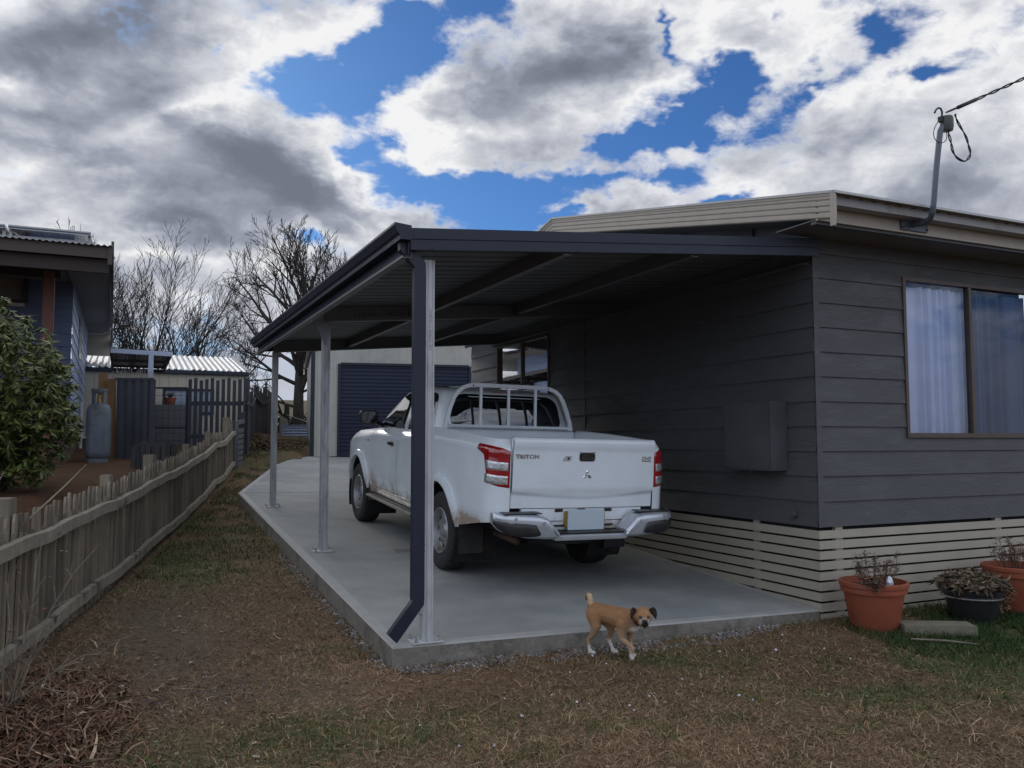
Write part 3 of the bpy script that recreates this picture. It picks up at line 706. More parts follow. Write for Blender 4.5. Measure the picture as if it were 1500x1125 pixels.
def truck():
    PT = truck_paint(); RUB = rubber_tread()
    SIL = mat('silver_bumper', (.52, .55, .60), .33, metal=.6, var=.0, coords='OBJ')
    CHR = mat('chrome', (.75, .76, .78), .1, metal=1.0, var=.02, coords='OBJ')
    BLK = mat('black_trim', (.014, .014, .017), .42, var=.15, vscale=20, coords='OBJ', col2=(.035, .03, .026), c2scale=5)
    UND = mat('underbody', (.012, .012, .012), .9, var=.2, coords='OBJ', col2=(.03, .022, .015), c2scale=5)
    GL = mat('tinted_glass', (.006, .008, .010), .03, var=0, spec=.9, coat=1.0, coords='OBJ')
    RED = mat('red_lens', (.30, .006, .012), .12, var=.25, vscale=24, coat=1.0, coords='OBJ', spec=.7)
    LEN = mat('clear_lens', (.55, .56, .58), .12, metal=.6, var=.35, vscale=40, coat=1.0, coords='OBJ', bump=.3, bscale=60)
    PLT = mat('blank_plate', (.47, .56, .62), .5, var=0)
    R = empty('pickup_truck', (3.63, 7.69, slabz(3.63, 7.69)+.002), (math.atan(.07), .018, .0071))
    tag(R, 'white double cab pickup truck parked under the carport, rear towards the viewer', 'pickup truck')
    # plan path of the body side, from the tailgate gap round the corner and forward (right side, x>0)
    path = [(.712, -1.205), (.76, -1.197), (.81, -1.175), (.845, -1.14), (.868, -1.09), (.880, -1.02), (.887, -.92), (.892, -.75)]
    for y in np.arange(-.65, 3.46, .05): path.append((.895 if y < 2.6 else .895-.02*((y-2.6)/.85)**2, float(y)))
    path += [(.868, 3.52), (.855, 3.60), (.83, 3.70), (.77, 3.80), (.66, 3.87), (.4, 3.92), (0, 3.94)]
    # dense stations round the arches
    AR = .465; AC = [(0, .385), (3.0, .385)]
    extra = []
    for cy, cz in AC:
        for t in np.linspace(0.02, PI-.02, 26): extra.append(float(cy+AR*math.cos(t)))
    base = np.array(path); 
    def seg_x(y): return float(np.interp(y, base[7:-7, 1], base[7:-7, 0]))
    pts = [tuple(p) for p in base[:8]]
    ys = sorted(set([round(float(p[1]), 4) for p in base[8:-6]]+[round(e, 4) for e in extra]))
    ys2 = [];
    for y in ys:
        if not ys2 or y-ys2[-1] > .004: ys2.append(y)
    pts += [(seg_x(y) if y < 3.45 else float(np.interp(y, base[-9:, 1], base[-9:, 0])), y) for y in ys2]
    pts += [tuple(p) for p in base[-6:]]
    P = np.array(pts); n = len(P)
    tang = np.gradient(P, axis=0); tang /= np.linalg.norm(tang, axis=1)[:, None]
    nrm = np.stack([tang[:, 1], -tang[:, 0]], 1)      # outward on the right side
    def ztop(y): return float(np.interp(y, [-1.3, -.2, .40, .48, 1.2, 2.3, 2.6, 3.2, 3.7, 3.95], [1.315, 1.335, 1.335, 1.30, 1.265, 1.225, 1.195, 1.14, 1.04, .96]))
    def zbot(y):
        z = float(np.interp(y, [-1.25, -.9, -.5, -.46, .46, .55, 2.5, 2.54, 3.46, 3.5, 3.95], [.64, .585, .505, .49, .47, .445, .445, .45, .45, .48, .5]))
        for cy, cz in AC:
            d = abs(y-cy)
            if d < AR: z = max(z, cz+math.sqrt(max(0, AR*AR-d*d)))
        return z
    def inset(z, y):
        i = 0.0
        if z < .74: i += .055*((.74-z)/.3)**2
        zt = ztop(y); sh = zt-.095
        if z > .95: i += .012*((z-.95)/.3)**1.5
        if z > sh: i += .05*((z-sh)/.095)**1.3
        i += -.004*math.exp(-((z-sh)/.03)**2)
        for cy, cz in AC:                                   # swelling of the guards
            r = math.hypot(y-cy, z-cz); i -= .020*math.exp(-((r-.44)/.10)**2)
        return i
    NR = 26
    def side_pt(i, z, off=0.0, s=1):
        i0 = int(min(max(math.floor(i), 0), n-1)); i1 = min(i0+1, n-1); f = i-i0
        px, py = P[i0]*(1-f)+P[i1]*f; nx, ny = nrm[i0]*(1-f)+nrm[i1]*f
        k = -inset(z, py)+off
        return (s*(px+nx*k), py+ny*k, z)
    for s in (-1, 1):
        mb = MB(); G = []
        for i in range(n):
            y = P[i][1]; a, b_ = zbot(y), ztop(y); row = [side_pt(i, a, -.03, s)]
            row[0] = (row[0][0], row[0][1], a+.004)
            for j in range(NR+1):
                t = j/NR; row.append(side_pt(i, a+(b_-a)*t, 0, s))
            # over the rim and down inside the tray
            nx, ny = nrm[i]; px, py = P[i]
            ww = .085
            for dd, dz in ((-.062, .008), (-ww, .004), (-ww-.012, -.012)): row.append((s*(px+nx*dd), py+ny*dd, b_+dz))
            if y < .44: row.append((s*(px+nx*(-.125)), py+ny*(-.125), .87))
            else: row.append((s*(px+nx*(-.11)), py+ny*(-.11), b_-.05))
            G.append(row)
        mb.grid(G); o = mb.build('body_side', PT, R, smooth=True, weld=True, angle=50)
        # wheel arch trims and liners
        for cy, cz in AC:
            mb = MB(); G = []
            for t in np.linspace(.24, PI-.20, 44):
                row = []
                for r, dx in ((AR-.012, -.035), (AR-.014, .004), (AR-.006, .020), (AR+.03, .026), (AR+.062, .018), (AR+.066, -.002)):
                    y = cy+r*math.cos(t); z = cz+r*math.sin(t); row.append((s*(seg_x(min(y, 3.44))-inset(max(z, .46), y)+dx), y, z))
                G.append(row)
            mb.grid(G); mb.build('wheel_arch_trim', PT, R, smooth=True, angle=50)
            mb = MB(); G = [[(s*x, cy+(AR+.02)*math.cos(t), cz+(AR+.02)*math.sin(t)) for x in (.875, .50)] for t in np.linspace(-.5, PI+.5, 24)]
            mb.grid(G); mb.box(min(s*.50, s*.49), max(s*.50, s*.49), cy-.5, cy+.5, .25, .9); mb.build('wheel_housing', UND, R, smooth=True, angle=40)
    # tailgate
    mb = MB(); G = []; TX = .703
    def tgy(x, z):
        y = -1.222-.020*(1-(x/TX)**2)
        u = (z-.745)/.595
        y += .016*float(sstep(u, .30, .16))*1.0 if u < .30 else 0
        y += -.010*float(sstep(u, .80, .90))
        lo = .83+.05*abs(x/TX)**1.5                     # smile-shaped crease
        y += .012*float(sstep(z, lo+.01, lo-.012))
        y += .022*max(0, (u-.95)/.05)**2
        return y
    zs = [.745, .748]+list(np.linspace(.755, 1.325, 46))+[1.334, 1.340]
    for x in np.linspace(-TX, TX, 49): G.append([(x, tgy(x, .75)+.05, .745)]+[(x, tgy(x, z), z) for z in zs]+[(x, tgy(x, 1.34)+.02, 1.343), (x, tgy(x, 1.34)+.055, 1.340), (x, tgy(x, 1.34)+.06, .86)])
    mb.grid(G)
    for x in (-TX, TX): mb.add([(x, tgy(x, z), z) for z in (.745, 1.335)]+[(x, tgy(x, 1.3)+.055, 1.335), (x, tgy(x, 1.3)+.055, .745)], [(0, 1, 2, 3)])
    tg = mb.build('tailgate', PT, R, smooth=True, angle=40)
    def ty(x, z, off=.003): return tgy(x, z)-off
    # handle, lock, mirror-like surround
    mb = MB(); zc = 1.185; yb = ty(0, zc)
    mb.box(-.082, .072, yb-.012, yb+.02, zc-.036, zc+.036); mb.build('tailgate_handle', BLK, tg, bevel=.010)
    mb = MB(); mb.box(-.072, .062, yb-.020, yb-.010, zc+.004, zc+.026); mb.build('handle_grip', BLK, tg, bevel=.005)
    mb = MB(); mb.box(-.088, .078, yb-.006, yb+.01, zc+.037, zc+.046); mb.build('handle_trim', SIL, tg, bevel=.002)
    mb = MB(); x0 = -.20; yy = ty(x0, 1.17); mb.add([(x0-.045, yy-.004, 1.153), (x0+.028, yy-.004, 1.153), (x0+.045, yy-.004, 1.195), (x0-.02, yy-.004, 1.195), (x0-.045, yy+.01, 1.153), (x0+.028, yy+.01, 1.153), (x0+.045, yy+.01, 1.195), (x0-.02, yy+.01, 1.195)], [(0, 1, 2, 3), (0, 4, 5, 1), (1, 5, 6, 2), (2, 6, 7, 3), (3, 7, 4, 0)])
    mb.build('camera_surround', SIL, tg)
    mb = MB(); mb.lathe([(.0001, -.006), (.010, -.006), (.011, .004)], (x0+.008, yy-.002, 1.173), 'y', 16); mb.build('camera_eye', BLK, tg)
    # emblem: three diamonds
    mb = MB(); zc = 1.03; L = .052; yy = ty(0, zc)
    for a in (90, 210, 330):
        d = Vector((math.cos(math.radians(a)), math.sin(math.radians(a)))); q = Vector((-d.y, d.x)); w = L*.5*math.tan(math.radians(30))*1.0
        pp = [d*.003, d*(L*.5)+q*w, d*L, d*(L*.5)-q*w]
        top = d*(L*.5)
        V = [(p.x, yy, zc+p.y) for p in pp]+[(top.x, yy-.009, zc+top.y)]
        mb.add(V, [(0, 1, 4), (1, 2, 4), (2, 3, 4), (3, 0, 4)])
    mb.build('emblem', CHR, tg)
    text_mb('TRITON', .046, CHR, tg, (-.575, ty(-.575, 1.18, .005), 1.183), (PI/2, 0, 0), 'model_lettering', .003, 1.05, 0, 1.25, .0012)
    text_mb('DI-D', .034, CHR, tg, (.615, ty(.615, 1.18, .004), 1.180), (PI/2, 0, 0), 'badge_lettering', .003, 1.05, .15, 1.35, .001)
    mb = MB(); mb.box(.565, .665, ty(.6, 1.15)-.003, ty(.6, 1.15), 1.152, 1.158); mb.build('badge_bar', BLK, tg)
    # rear panel below the gate with plate
    mb = MB(); mb.box(-.60, .60, -1.20, -1.16, .555, .738); mb.build('rear_panel', PT, R, bevel=.006)
    for x in (-.24, -.02, .25): mb = MB(); mb.box(x-.04, x+.04, -1.206, -1.20, .708, .735); mb.build('panel_slot', BLK, R, bevel=.003)
    mb = MB(); mb.box(-.30, .30, -1.215, -1.20, .585, .60); mb.box(.17, .48, -1.206, -1.2, .630, .634); mb.box(-.48, -.20, -1.206, -1.2, .630, .634); mb.build('panel_crease', BLK, R)
    mb = MB(); mb.box(-.180, .180, -1.262, -1.256, .560, .735); pl = mb.build('number_plate', PLT, R, bevel=.002)
    mb = MB(); mb.box(-.190, .190, -1.256, -1.19, .585, .715); mb.build('plate_bracket', mat('plate_bracket', (.32, .20, .05), .5), pl, bevel=.004)
    # bumper: two silver wings, low centre step
    xs_ = [.345, .40, .46, .54, .64, .74, .82, .88, .915, .925]
    for s in (-.95, .95):
        mb = MB(); G = []
        for x in xs_:
            yb = -1.40+.03*((x-.3)/.6)**2 if x < .80 else -1.373+.115*((x-.80)/.125)**2.0
            zt = float(np.interp(x, [.345, .47, .52, .8, .925], [.575, .698, .706, .720, .715])); zb = float(np.interp(x, [.345, .45, .7, .88, .925], [.512, .508, .525, .575, .625]))
            yf = -1.225 if x < .8 else -1.225+.03*((x-.8)/.125)
            G.append([(s*x, yf, zb+.01), (s*x, yb+.035, zb), (s*x, yb+.008, zb+.02), (s*x, yb, zb+.055), (s*x, yb+.004, (zb+zt)/2), (s*x, yb-.006, zt-.045), (s*x, yb+.006, zt-.014), (s*x, yb+.03, zt), (s*x, yf, zt)])
        mb.grid(G); mb.add(G[0], [tuple(range(9))]); mb.add(G[-1], [tuple(range(9))])
        w = mb.build('bumper_wing', SIL, R, smooth=True, angle=40)
        mb = MB(); G = []
        for x, zh, zl in ((.535, .575, .545), (.575, .632, .537), (.66, .645, .534), (.76, .650, .540), (.85, .655, .565), (.90, .658, .595), (.929, .66, .635)):
            yb = -1.40+.03*((x-.3)/.6)**2 if x < .80 else -1.373+.115*((x-.80)/.125)**2
            G.append([(s*(x+.001), yb-.012+.012*abs(t*2-1)**4, zl+(zh-zl)*t) for t in np.linspace(0, 1, 7)])
        mb.grid(G); mb.build('bumper_pad', BLK, w, smooth=True)
        mb = MB(); mb.box(min(s*.50, s*.86), max(s*.50, s*.86), -1.36, -1.235, .716, .724); mb.build('step_pad', BLK, w, bevel=.003)
        for x, z in ((.50, .65), (.77, .685)):
            mb = MB(); mb.lathe([(.0001, -.003), (.011, -.003), (.013, .004)], (s*x, -1.412+(.03*((x-.3)/.6)**2), z), 'y', 16); mb.build('parking_sensor', SIL, w)
    mb = MB(); mb.box(-.36, .36, -1.375, -1.21, .492, .540); cb = mb.build('bumper_step', SIL, R, bevel=.012)
    mb = MB(); mb.box(-.33, .33, -1.36, -1.235, .542, .556); mb.build('step_pad', BLK, cb, bevel=.004)
    # tail lights
    def idx_of(yv, corner=True):
        ys_ = P[:, 1]; return float(np.interp(yv, ys_[:30], np.arange(30)))
    for s in (-1, 1):
        def patch(name, m, i0, i1, zl, zh, off, parent, ni=18, nj=14, edge=.008):
            mb = MB(); G = []
            for a in range(ni+1):
                t = a/ni; i = i0+(i1-i0)*t; row = []; z0_, z1_ = zl(t), zh(t)
                for c in range(nj+1):
                    u = c/nj; e = min(1, min(t, 1-t)*ni/1.0, min(u, 1-u)*nj/1.0)
                    row.append(side_pt(i, z0_+(z1_-z0_)*u, off if e > .01 else off-edge, s))
                G.append(row)
            mb.grid(G); return mb.build(name, m, parent, smooth=True)
        i1 = idx_of(-.86)
        lt = patch('tail_light', RED, .15, i1, lambda t: float(np.interp(t, [0, .3, .62, .66, .8, 1], [.915, .925, .95, .98, 1.175, 1.222])), lambda t: float(np.interp(t, [0, .25, .6, 1], [1.222, 1.250, 1.262, 1.268])), .009, R, 30, 16)
        for k, (za, zb_) in enumerate(((1.058, 1.132), (.943, 1.020))):
            patch('clear_lens', LEN, .55, idx_of(-1.045), lambda t, a=za: a+.006*t, lambda t, c=zb_: c+.012*t-.006, .013, lt, 12, 8, .004)
    # tray: floor, front wall, inner sides already there
    mb = MB(); mb.box(-.80, .80, -1.17, .44, .85, .87); mb.build('tray_floor', PT, R)
    mb = MB(); mb.box(-.79, .79, .42, .445, .85, 1.325); mb.build('tray_headboard', PT, R, bevel=.008)
    mb = MB(); mb.box(-.74, .74, -1.155, .34, .80, .8705); 
    # underside
    mb = MB(); mb.box(-.66, .66, -1.12, 3.75, .50, .80); mb.box(-.45, .45, .6, 3.4, .34, .52); mb.build('underbody_light_block', UND, R)  # plain dark boxes added under the body to block light
    mb = MB(); mb.tube([(-.68, 0, .375), (.68, 0, .375)], .045, 12); mb.lathe([(.0001, -.12), (.08, -.11), (.14, -.04), (.14, .04), (.08, .11), (.0001, .12)], (0, 0, .36), 'y', 20)
    for s in (-1, 1): mb.tube([(s*.52, -.62, .52), (s*.52, -.3, .42), (s*.52, 0, .36), (s*.52, .4, .42)], .022, 6)
    mb.build('rear_axle', UND, R, smooth=True, angle=50)
    mb = MB(); mb.tube([(-.60, -1.15, .46), (-.60, -.7, .46)], .03, 12); mb.build('exhaust_pipe', mat('rusty_pipe', (.08, .045, .03), .7, metal=.3), R, smooth=True)
    mb = MB(); mb.lathe([(.20, -.10), (.34, -.10), (.37, -.05), (.37, .05), (.34, .10), (.20, .10)], (0, -.72, .50), 'z', 36, rf=None); mb.build('spare_wheel', RUB, R, smooth=True, angle=40)
    # cab greenhouse
    LV = [  # z, half width, rear y, front y, corner r rear, corner r front
        (1.19, .805, .44, 2.66, .10, .22), (1.27, .800, .445, 2.56, .11, .22), (1.33, .786, .45, 2.46, .12, .22), (1.42, .760, .465, 2.31, .13, .22), (1.52, .730, .485, 2.14, .14, .22),
        (1.61, .702, .51, 1.99, .14, .22), (1.665, .682, .53, 1.89, .14, .22), (1.705, .658, .56, 1.80, .15, .22), (1.730, .615, .62, 1.70, .15, .22), (1.750, .53, .74, 1.54, .15, .22), (1.762, .33, .95, 1.34, .12, .15)]
    lvz = [l[0] for l in LV]
    def lv(z, k): return float(np.interp(z, lvz, [l[k] for l in LV]))
    def ring(z):
        w, yr, yf, cr, cf = [lv(z, k) for k in (1, 2, 3, 4, 5)]; out = []
        for cx, cy, r, a0 in ((w-cr, yr+cr, cr, -90), (w-cf, yf-cf, cf, 0), (-(w-cf), yf-cf, cf, 90), (-(w-cr), yr+cr, cr, 180)):
            for t in np.linspace(0, 90, 9): out.append((cx+r*math.cos(math.radians(a0+t)), cy+r*math.sin(math.radians(a0+t)), z))
        return out
    zz = list(np.linspace(1.19, 1.66, 12))+[1.68, 1.70, 1.715, 1.728, 1.74, 1.749, 1.757, 1.762]
    mb = MB(); rr = [ring(z) for z in zz]; k = len(rr[0])
    V = [p for r in rr for p in r]; fs = [(i*k+j, i*k+(j+1) % k, (i+1)*k+(j+1) % k, (i+1)*k+j) for i in range(len(rr)-1) for j in range(k)]+[tuple((len(rr)-1)*k+j for j in range(k))]
    mb.add(V, fs); mb.build('cab_roof', PT, R, smooth=True, angle=60)
    def cabx(y, z):
        w, yf, cf = lv(z, 1), lv(z, 3), lv(z, 5); q = y-(yf-cf)
        return w if q <= 0 else w-cf+math.sqrt(max(0, cf*cf-q*q))
    mb = MB()
    for s in (-1, 1): mb.tube([(s*.54, .80, 1.748), (s*.54, 1.2, 1.750), (s*.52, 1.5, 1.742)], .008, 6)
    mb.build('roof_ditch_trim', BLK, R)
    def round_poly(pts, r=.04, k=5):
        out = []; m_ = len(pts)
        for i in range(m_):
            a, b_, c = Vector(pts[i-1]), Vector(pts[i]), Vector(pts[(i+1) % m_])
            rr_ = min(r if not isinstance(r, (list, tuple)) else r[i], (a-b_).length*.45, (c-b_).length*.45)
            p0 = b_+(a-b_).normalized()*rr_; p1 = b_+(c-b_).normalized()*rr_
            for t in np.linspace(0, 1, k): out.append(tuple(p0*(1-t)**2+b_*2*t*(1-t)+p1*t*t))
        return out
    def glass_side(poly, s, off, name, m, parent):
        """fan of rings so it follows the tumblehome"""
        c = sum((Vector(p) for p in poly), Vector((0, 0)))/len(poly); mb = MB(); G = []
        for t in (1.0, .97, .7, .4, .1):
            G.append([(s*(cabx(y, z)+(off if t < 1 else -.004)), y, z) for y, z in [(c.x+(p[0]-c.x)*t, c.y+(p[1]-c.y)*t) for p in poly+[poly[0]]]])
        mb.grid(G); mb.add([(s*(cabx(c.x, c.y)+off), c.x, c.y)]+G[-1], [(0, i+1, i+2) for i in range(len(poly))]); return mb.build(name, m, parent, smooth=True, angle=40)
    for s in (-1, 1):
        # rear door glass, front door glass
        fr = round_poly([(.60, 1.285), (1.335, 1.262), (1.345, 1.684), (.80, 1.688), (.665, 1.655)], [.03, .02, .02, .06, .06])
        ff = round_poly([(1.43, 1.262), (2.38, 1.250), (2.12, 1.44), (1.86, 1.59), (1.66, 1.662), (1.44, 1.676)], [.02, .03, .15, .15, .1, .02])
        a = glass_side(fr, s, .0045, 'rear_door_glass', GL, R); glass_side(ff, s, .0045, 'front_door_glass', GL, R)
        # door outline grooves: thin dark strips on the body
        mb = MB()
        def groove(pl, w=.0045):
            for (y0, z0), (y1, z1) in zip(pl[:-1], pl[1:]):
                m_ = 8
                for q in range(m_):
                    a0, a1 = q/m_, (q+1)/m_
                    pa = (y0+(y1-y0)*a0, z0+(z1-z0)*a0); pb = (y0+(y1-y0)*a1, z0+(z1-z0)*a1)
                    d = Vector((pb[0]-pa[0], pb[1]-pa[1])).normalized(); nn = Vector((-d.y, d.x))*w/2
                    V = []
                    for (yy, z_) in (pa, pb):
                        for sg in (-1, 1):
                            Y_, Z_ = yy+nn.x*sg, z_+nn.y*sg
                            V.append((s*(seg_x(Y_)-inset(Z_, Y_)+.0022), Y_, Z_))
                    mb.add(V, [(0, 1, 3, 2)])
        groove([(.55, 1.25), (.50, 1.05), (.56, .80), (.66, .62), (.70, .52), (1.30, .51), (1.36, .53), (1.385, .8), (1.39, 1.25)])
        groove([(1.39, .53), (2.30, .53), (2.36, .62), (2.40, .8), (2.43, 1.0), (2.45, 1.19)])
        groove([(.44, 1.30), (.44, .86)])
        mb.build('door_gap', UND, R)
        mb = MB(); mb.box(-.004, .004, 0, .1, 0, .01)
        # belt moulding
        mb = MB(); mb.tube([(s*(lv(1.25, 1)+.004), y, lerp_z) for y, lerp_z in ((.62, 1.268), (1.2, 1.258), (1.8, 1.250), (2.40, 1.240))], .008, 6); mb.build('belt_moulding', BLK, R)
        # handles
        for y in (.74, 1.60):
            hz = 1.085; x = seg_x(y)-inset(hz, y)
            mb = MB(); mb.bar((s*(x+.022), y-.085, hz+.004), (s*(x+.022), y+.085, hz), .02, .036); h = mb.build('door_handle', BLK, R, bevel=.008)
            mb = MB(); mb.lathe([(.055, -.001), (.05, .0025), (.0001, .003)], (0, 0, 0), 'x', 20); e = mb.build('handle_cup', PT, h, smooth=True); e.location = (s*(x+.001), y, hz); e.scale = (s, 1, .8)
        # mirror
        mb = MB(); G = []
        for yy, k2 in ((2.17, .86), (2.175, .97), (2.20, 1.0), (2.26, .93), (2.31, .70), (2.33, .35)):
            G.append([(s*(1.005+.115*k2*q[0]), yy, 1.355+.090*k2*q[1]) for q in [(math.copysign(abs(math.cos(t))**.55, math.cos(t)), math.copysign(abs(math.sin(t))**.55, math.sin(t))) for t in np.linspace(0, 2*PI, 29)]])
        mb.grid(G); mb.add(G[0], [tuple(range(28))]); mb.add(G[-1], [tuple(range(28))]); mr_ = mb.build('wing_mirror', BLK, R, smooth=True, angle=45)
        mb = MB(); mb.add([(s*(1.005+.092*q[0]), 2.168, 1.355+.070*q[1]) for q in [(math.copysign(abs(math.cos(t))**.5, math.cos(t)), math.copysign(abs(math.sin(t))**.5, math.sin(t))) for t in np.linspace(0, 2*PI, 25)][:-1]], [tuple(range(24))]); mb.build('mirror_glass', GL, mr_)
        mb = MB(); mb.bar((s*.80, 2.30, 1.26), (s*.92, 2.25, 1.30), .10, .04); mb.build('mirror_arm', BLK, mr_, bevel=.01)
        # indicator repeater on the guard
        mb = MB(); x = seg_x(2.60)-inset(1.05, 2.6); mb.box(min(s*x, s*(x+.006)), max(s*x, s*(x+.006)), 2.565, 2.60, 1.055, 1.075); mb.build('side_indicator', mat('amber_lens', (.45, .12, .02), .3), R)
        # mudflaps
        mb = MB(); mb.box(min(s*.64, s*.884), max(s*.64, s*.884), -.525, -.510, .245, .515); mb.build('mud_flap', BLK, R, bevel=.006)
        mb = MB(); mb.box(min(s*.68, s*.885), max(s*.68, s*.885), 2.475, 2.49, .33, .60); mb.build('mud_flap', mat('dirty_flap', (.11, .075, .05), .8, coords='OBJ', col2=(.03, .026, .022), c2scale=6), R, bevel=.006)
        # side step
        mb = MB(); mb.box(min(s*.76, s*.955), max(s*.76, s*.955), .66, 2.36, .405, .435); st = mb.build('side_step', mat('brushed_step', (.42, .41, .38), .4, metal=.6, coords='OBJ', col2=(.22, .16, .10), c2scale=4), R, bevel=.008)
        mb = MB(); mb.box(min(s*.75, s*.962), max(s*.75, s*.962), .60, .66, .40, .44); mb.build('step_end_cap', BLK, st, bevel=.01)
        mb = MB()
        for x in (.80, .85, .90): mb.box(min(s*x, s*(x+.018)), max(s*x, s*(x+.018)), .70, 2.34, .4351, .440)
        mb.build('step_rib', BLK, st)
    # windscreen and bonnet
    mb = MB(); G = []
    for z in np.linspace(1.22, 1.68, 8):
        w = lv(z, 1)-.16; G.append([(w*t, lv(z, 3)+.006-.0*abs(t)**3-.10*abs(t)**4, z) for t in np.linspace(-1, 1, 13)])
    mb.grid(G); mb.build('windscreen', GL, R, smooth=True)
    mb = MB(); G = []
    for y in np.linspace(2.40, 3.93, 14):
        w = .80 if y < 3.5 else .80-.2*((y-3.5)/.43)**2; G.append([(w*t, y, ztop(y)+.0+.055*(1-t**4)) for t in np.linspace(-1, 1, 17)])
    mb.grid(G); mb.add([], []); mb.build('bonnet', PT, R, smooth=True)
    mb = MB(); mb.box(-.76, .76, 3.70, 3.92, .42, 1.0); mb.build('front_panel', PT, R, bevel=.05)
    # rear screen with rubber surround
    def rear_glass(poly, off, m, name, parent):
        c = Vector((0, 1.52)); mb = MB(); G = []
        for t in (1.0, .975, .6, .25): G.append([(x, lv(z, 2)-(off if t < 1 else -.003), z) for x, z in [(c.x+(p[0]-c.x)*t, c.y+(p[1]-c.y)*t) for p in poly+[poly[0]]]])
        mb.grid(G); mb.add([(0, lv(c.y, 2)-off, c.y)]+G[-1], [(0, i+1, i+2) for i in range(len(poly))]); return mb.build(name, m, parent, smooth=True, angle=40)
    rp = round_poly([(-.655, 1.355), (.655, 1.355), (.590, 1.688), (-.590, 1.688)], [.09, .09, .13, .13], 9)
    rg = rear_glass(rp, .004, GL, 'rear_screen', R)
    mb = MB()
    for x in (-.30, -.005, .30): 
        mb.bar((x, lv(1.39, 2)-.008, 1.385), (x+.02, lv(1.675, 2)-.008, 1.675), .016, .004, up=(0, 1, 0))
    mb.build('screen_divider', BLK, rg)
    mb = MB(); mb.bar((-.12, lv(1.715, 2)-.004, 1.716), (.12, lv(1.715, 2)-.004, 1.716), .02, .012); mb.build('high_brake_light', RED, R)
    # sports bar behind the cab
    arch = [(-.715, .235, 1.335), (-.70, .24, 1.42), (-.665, .255, 1.54), (-.625, .265, 1.64), (-.585, .27, 1.70), (-.53, .275, 1.745), (-.46, .278, 1.770), (-.38, .28, 1.778), (.38, .28, 1.778), (.46, .278, 1.770), (.53, .275, 1.745), (.585, .27, 1.70), (.625, .265, 1.64), (.665, .255, 1.54), (.70, .24, 1.42), (.715, .235, 1.335)]
    mb = MB(); a = [Vector(p) for p in arch]; V = []
    for i, p in enumerate(a):
        t = (a[min(i+1, len(a)-1)]-a[max(i-1, 0)]).normalized(); u = Vector((0, 1, 0)); r = t.cross(u).normalized()
        for q in ((-.019, -.022), (.019, -.022), (.019, .022), (-.019, .022)): V.append(p+r*q[0]+u*q[1])
    fs = [(i*4+j, i*4+(j+1) % 4, (i+1)*4+(j+1) % 4, (i+1)*4+j) for i in range(len(a)-1) for j in range(4)]
    mb.add(V, fs); sb = mb.build('headboard_frame', PT, R, bevel=.004); sb.location = (-.022, .10, .004)
    mb = MB(); mb.box(-.70, .70, .235, .275, 1.345, 1.372); mb.build('frame_bottom_rail', PT, sb, bevel=.004)
    for x in (-.325, -.012, .30):
        mb = MB(); mb.bar((x, .255, 1.36), (x, .28, 1.765), .026, .03, up=(0, 1, 0)); mb.build('frame_upright', PT, sb, bevel=.004)
    for x in (-.42, .44):
        mb = MB(); mb.lathe([(.0001, -.004), (.007, -.004), (.008, 0)], (x, .257, 1.772), 'y', 10); mb.build('frame_bolt', BLK, sb)
    # wheels
    for wx, wy in ((-.76, 0), (.76, 0), (-.765, 3.0), (.765, 3.0)):
        s = 1 if wx > 0 else -1; w = .118; r = .372
        e = empty('wheel', (wx, wy, r)); e.parent = R
        prof = [(.215, -w*.92), (.24, -w*.98), (.27, -w*1.03), (.30, -w*1.04), (.332, -w*1.0), (.352, -w*.93), (.366, -w*.82), (.371, -w*.6), (.372, -w*.46), (.363, -w*.44), (.363, -w*.38), (.372, -w*.36), (.373, -.018), (.364, -.014), (.364, .014), (.373, .018), (.372, w*.36), (.363, w*.38), (.363, w*.44), (.372, w*.46), (.371, w*.6), (.366, w*.82), (.352, w*.93), (.332, w*1.0), (.30, w*1.04), (.27, w*1.03), (.24, w*.98), (.215, w*.92)]
        NN = 180
        def rf(j, k_, nn, prof=prof):
            rr_, h = prof[j]
            if rr_ < .345: return 1
            side_ = abs(h) > w*.5
            ph = (k_+(h/w)*5*(1 if h > 0 else -1)) % 5 if side_ else (k_+(h/w)*4) % 6
            return .974 if ph < (1.6 if side_ else 1.2) else 1.0
        mb = MB(); mb.lathe(prof, (0, 0, 0), 'x', NN, rf=rf); mb.build('tyre', RUB, e, smooth=True, angle=25)
        rm = mat('steel_rim', (.36, .37, .38), .45, metal=.6, var=.2, vscale=12, coords='OBJ', col2=(.22, .18, .14), c2scale=6)
        q = s
        mb = MB(); mb.lathe([(.218, q*w*.93), (.212, q*w*1.0), (.205, q*w*.97), (.198, q*w*.80), (.190, q*w*.45), (.175, q*w*.38), (.150, q*w*.50), (.115, q*w*.58), (.085, q*w*.50), (.070, q*w*.42), (.058, q*w*.62), (.050, q*w*.68), (.0001, q*w*.70)], (0, 0, 0), 'x', 48)
        mb.lathe([(.216, -q*w*.9), (.19, -q*w*.5), (.19, q*w*.42)], (0, 0, 0), 'x', 48)
        rim = mb.build('rim', rm, e, smooth=True, angle=40)
        mb = MB()
        for k_ in range(8):
            t = 2*PI*k_/8; c = Vector((q*(w*.46+.006), .150*math.cos(t), .150*math.sin(t))); u = Vector((0, math.cos(t), math.sin(t))); v = Vector((0, -math.sin(t), math.cos(t)))
            mb.add([c+u*.016*math.cos(a_)+v*.028*math.sin(a_)+Vector((q*.004, 0, 0)) for a_ in np.linspace(0, 2*PI, 13)[:-1]], [tuple(range(12))])
        mb.build('rim_hole', UND, rim)
        for k_ in range(6):
            t = 2*PI*k_/6+.3; mb = MB(); mb.lathe([(.010, 0), (.010, q*.016), (.0001, q*.018)], (q*w*.46, .095*math.cos(t), .095*math.sin(t)), 'x', 6); mb.build('wheel_nut', rm, rim)
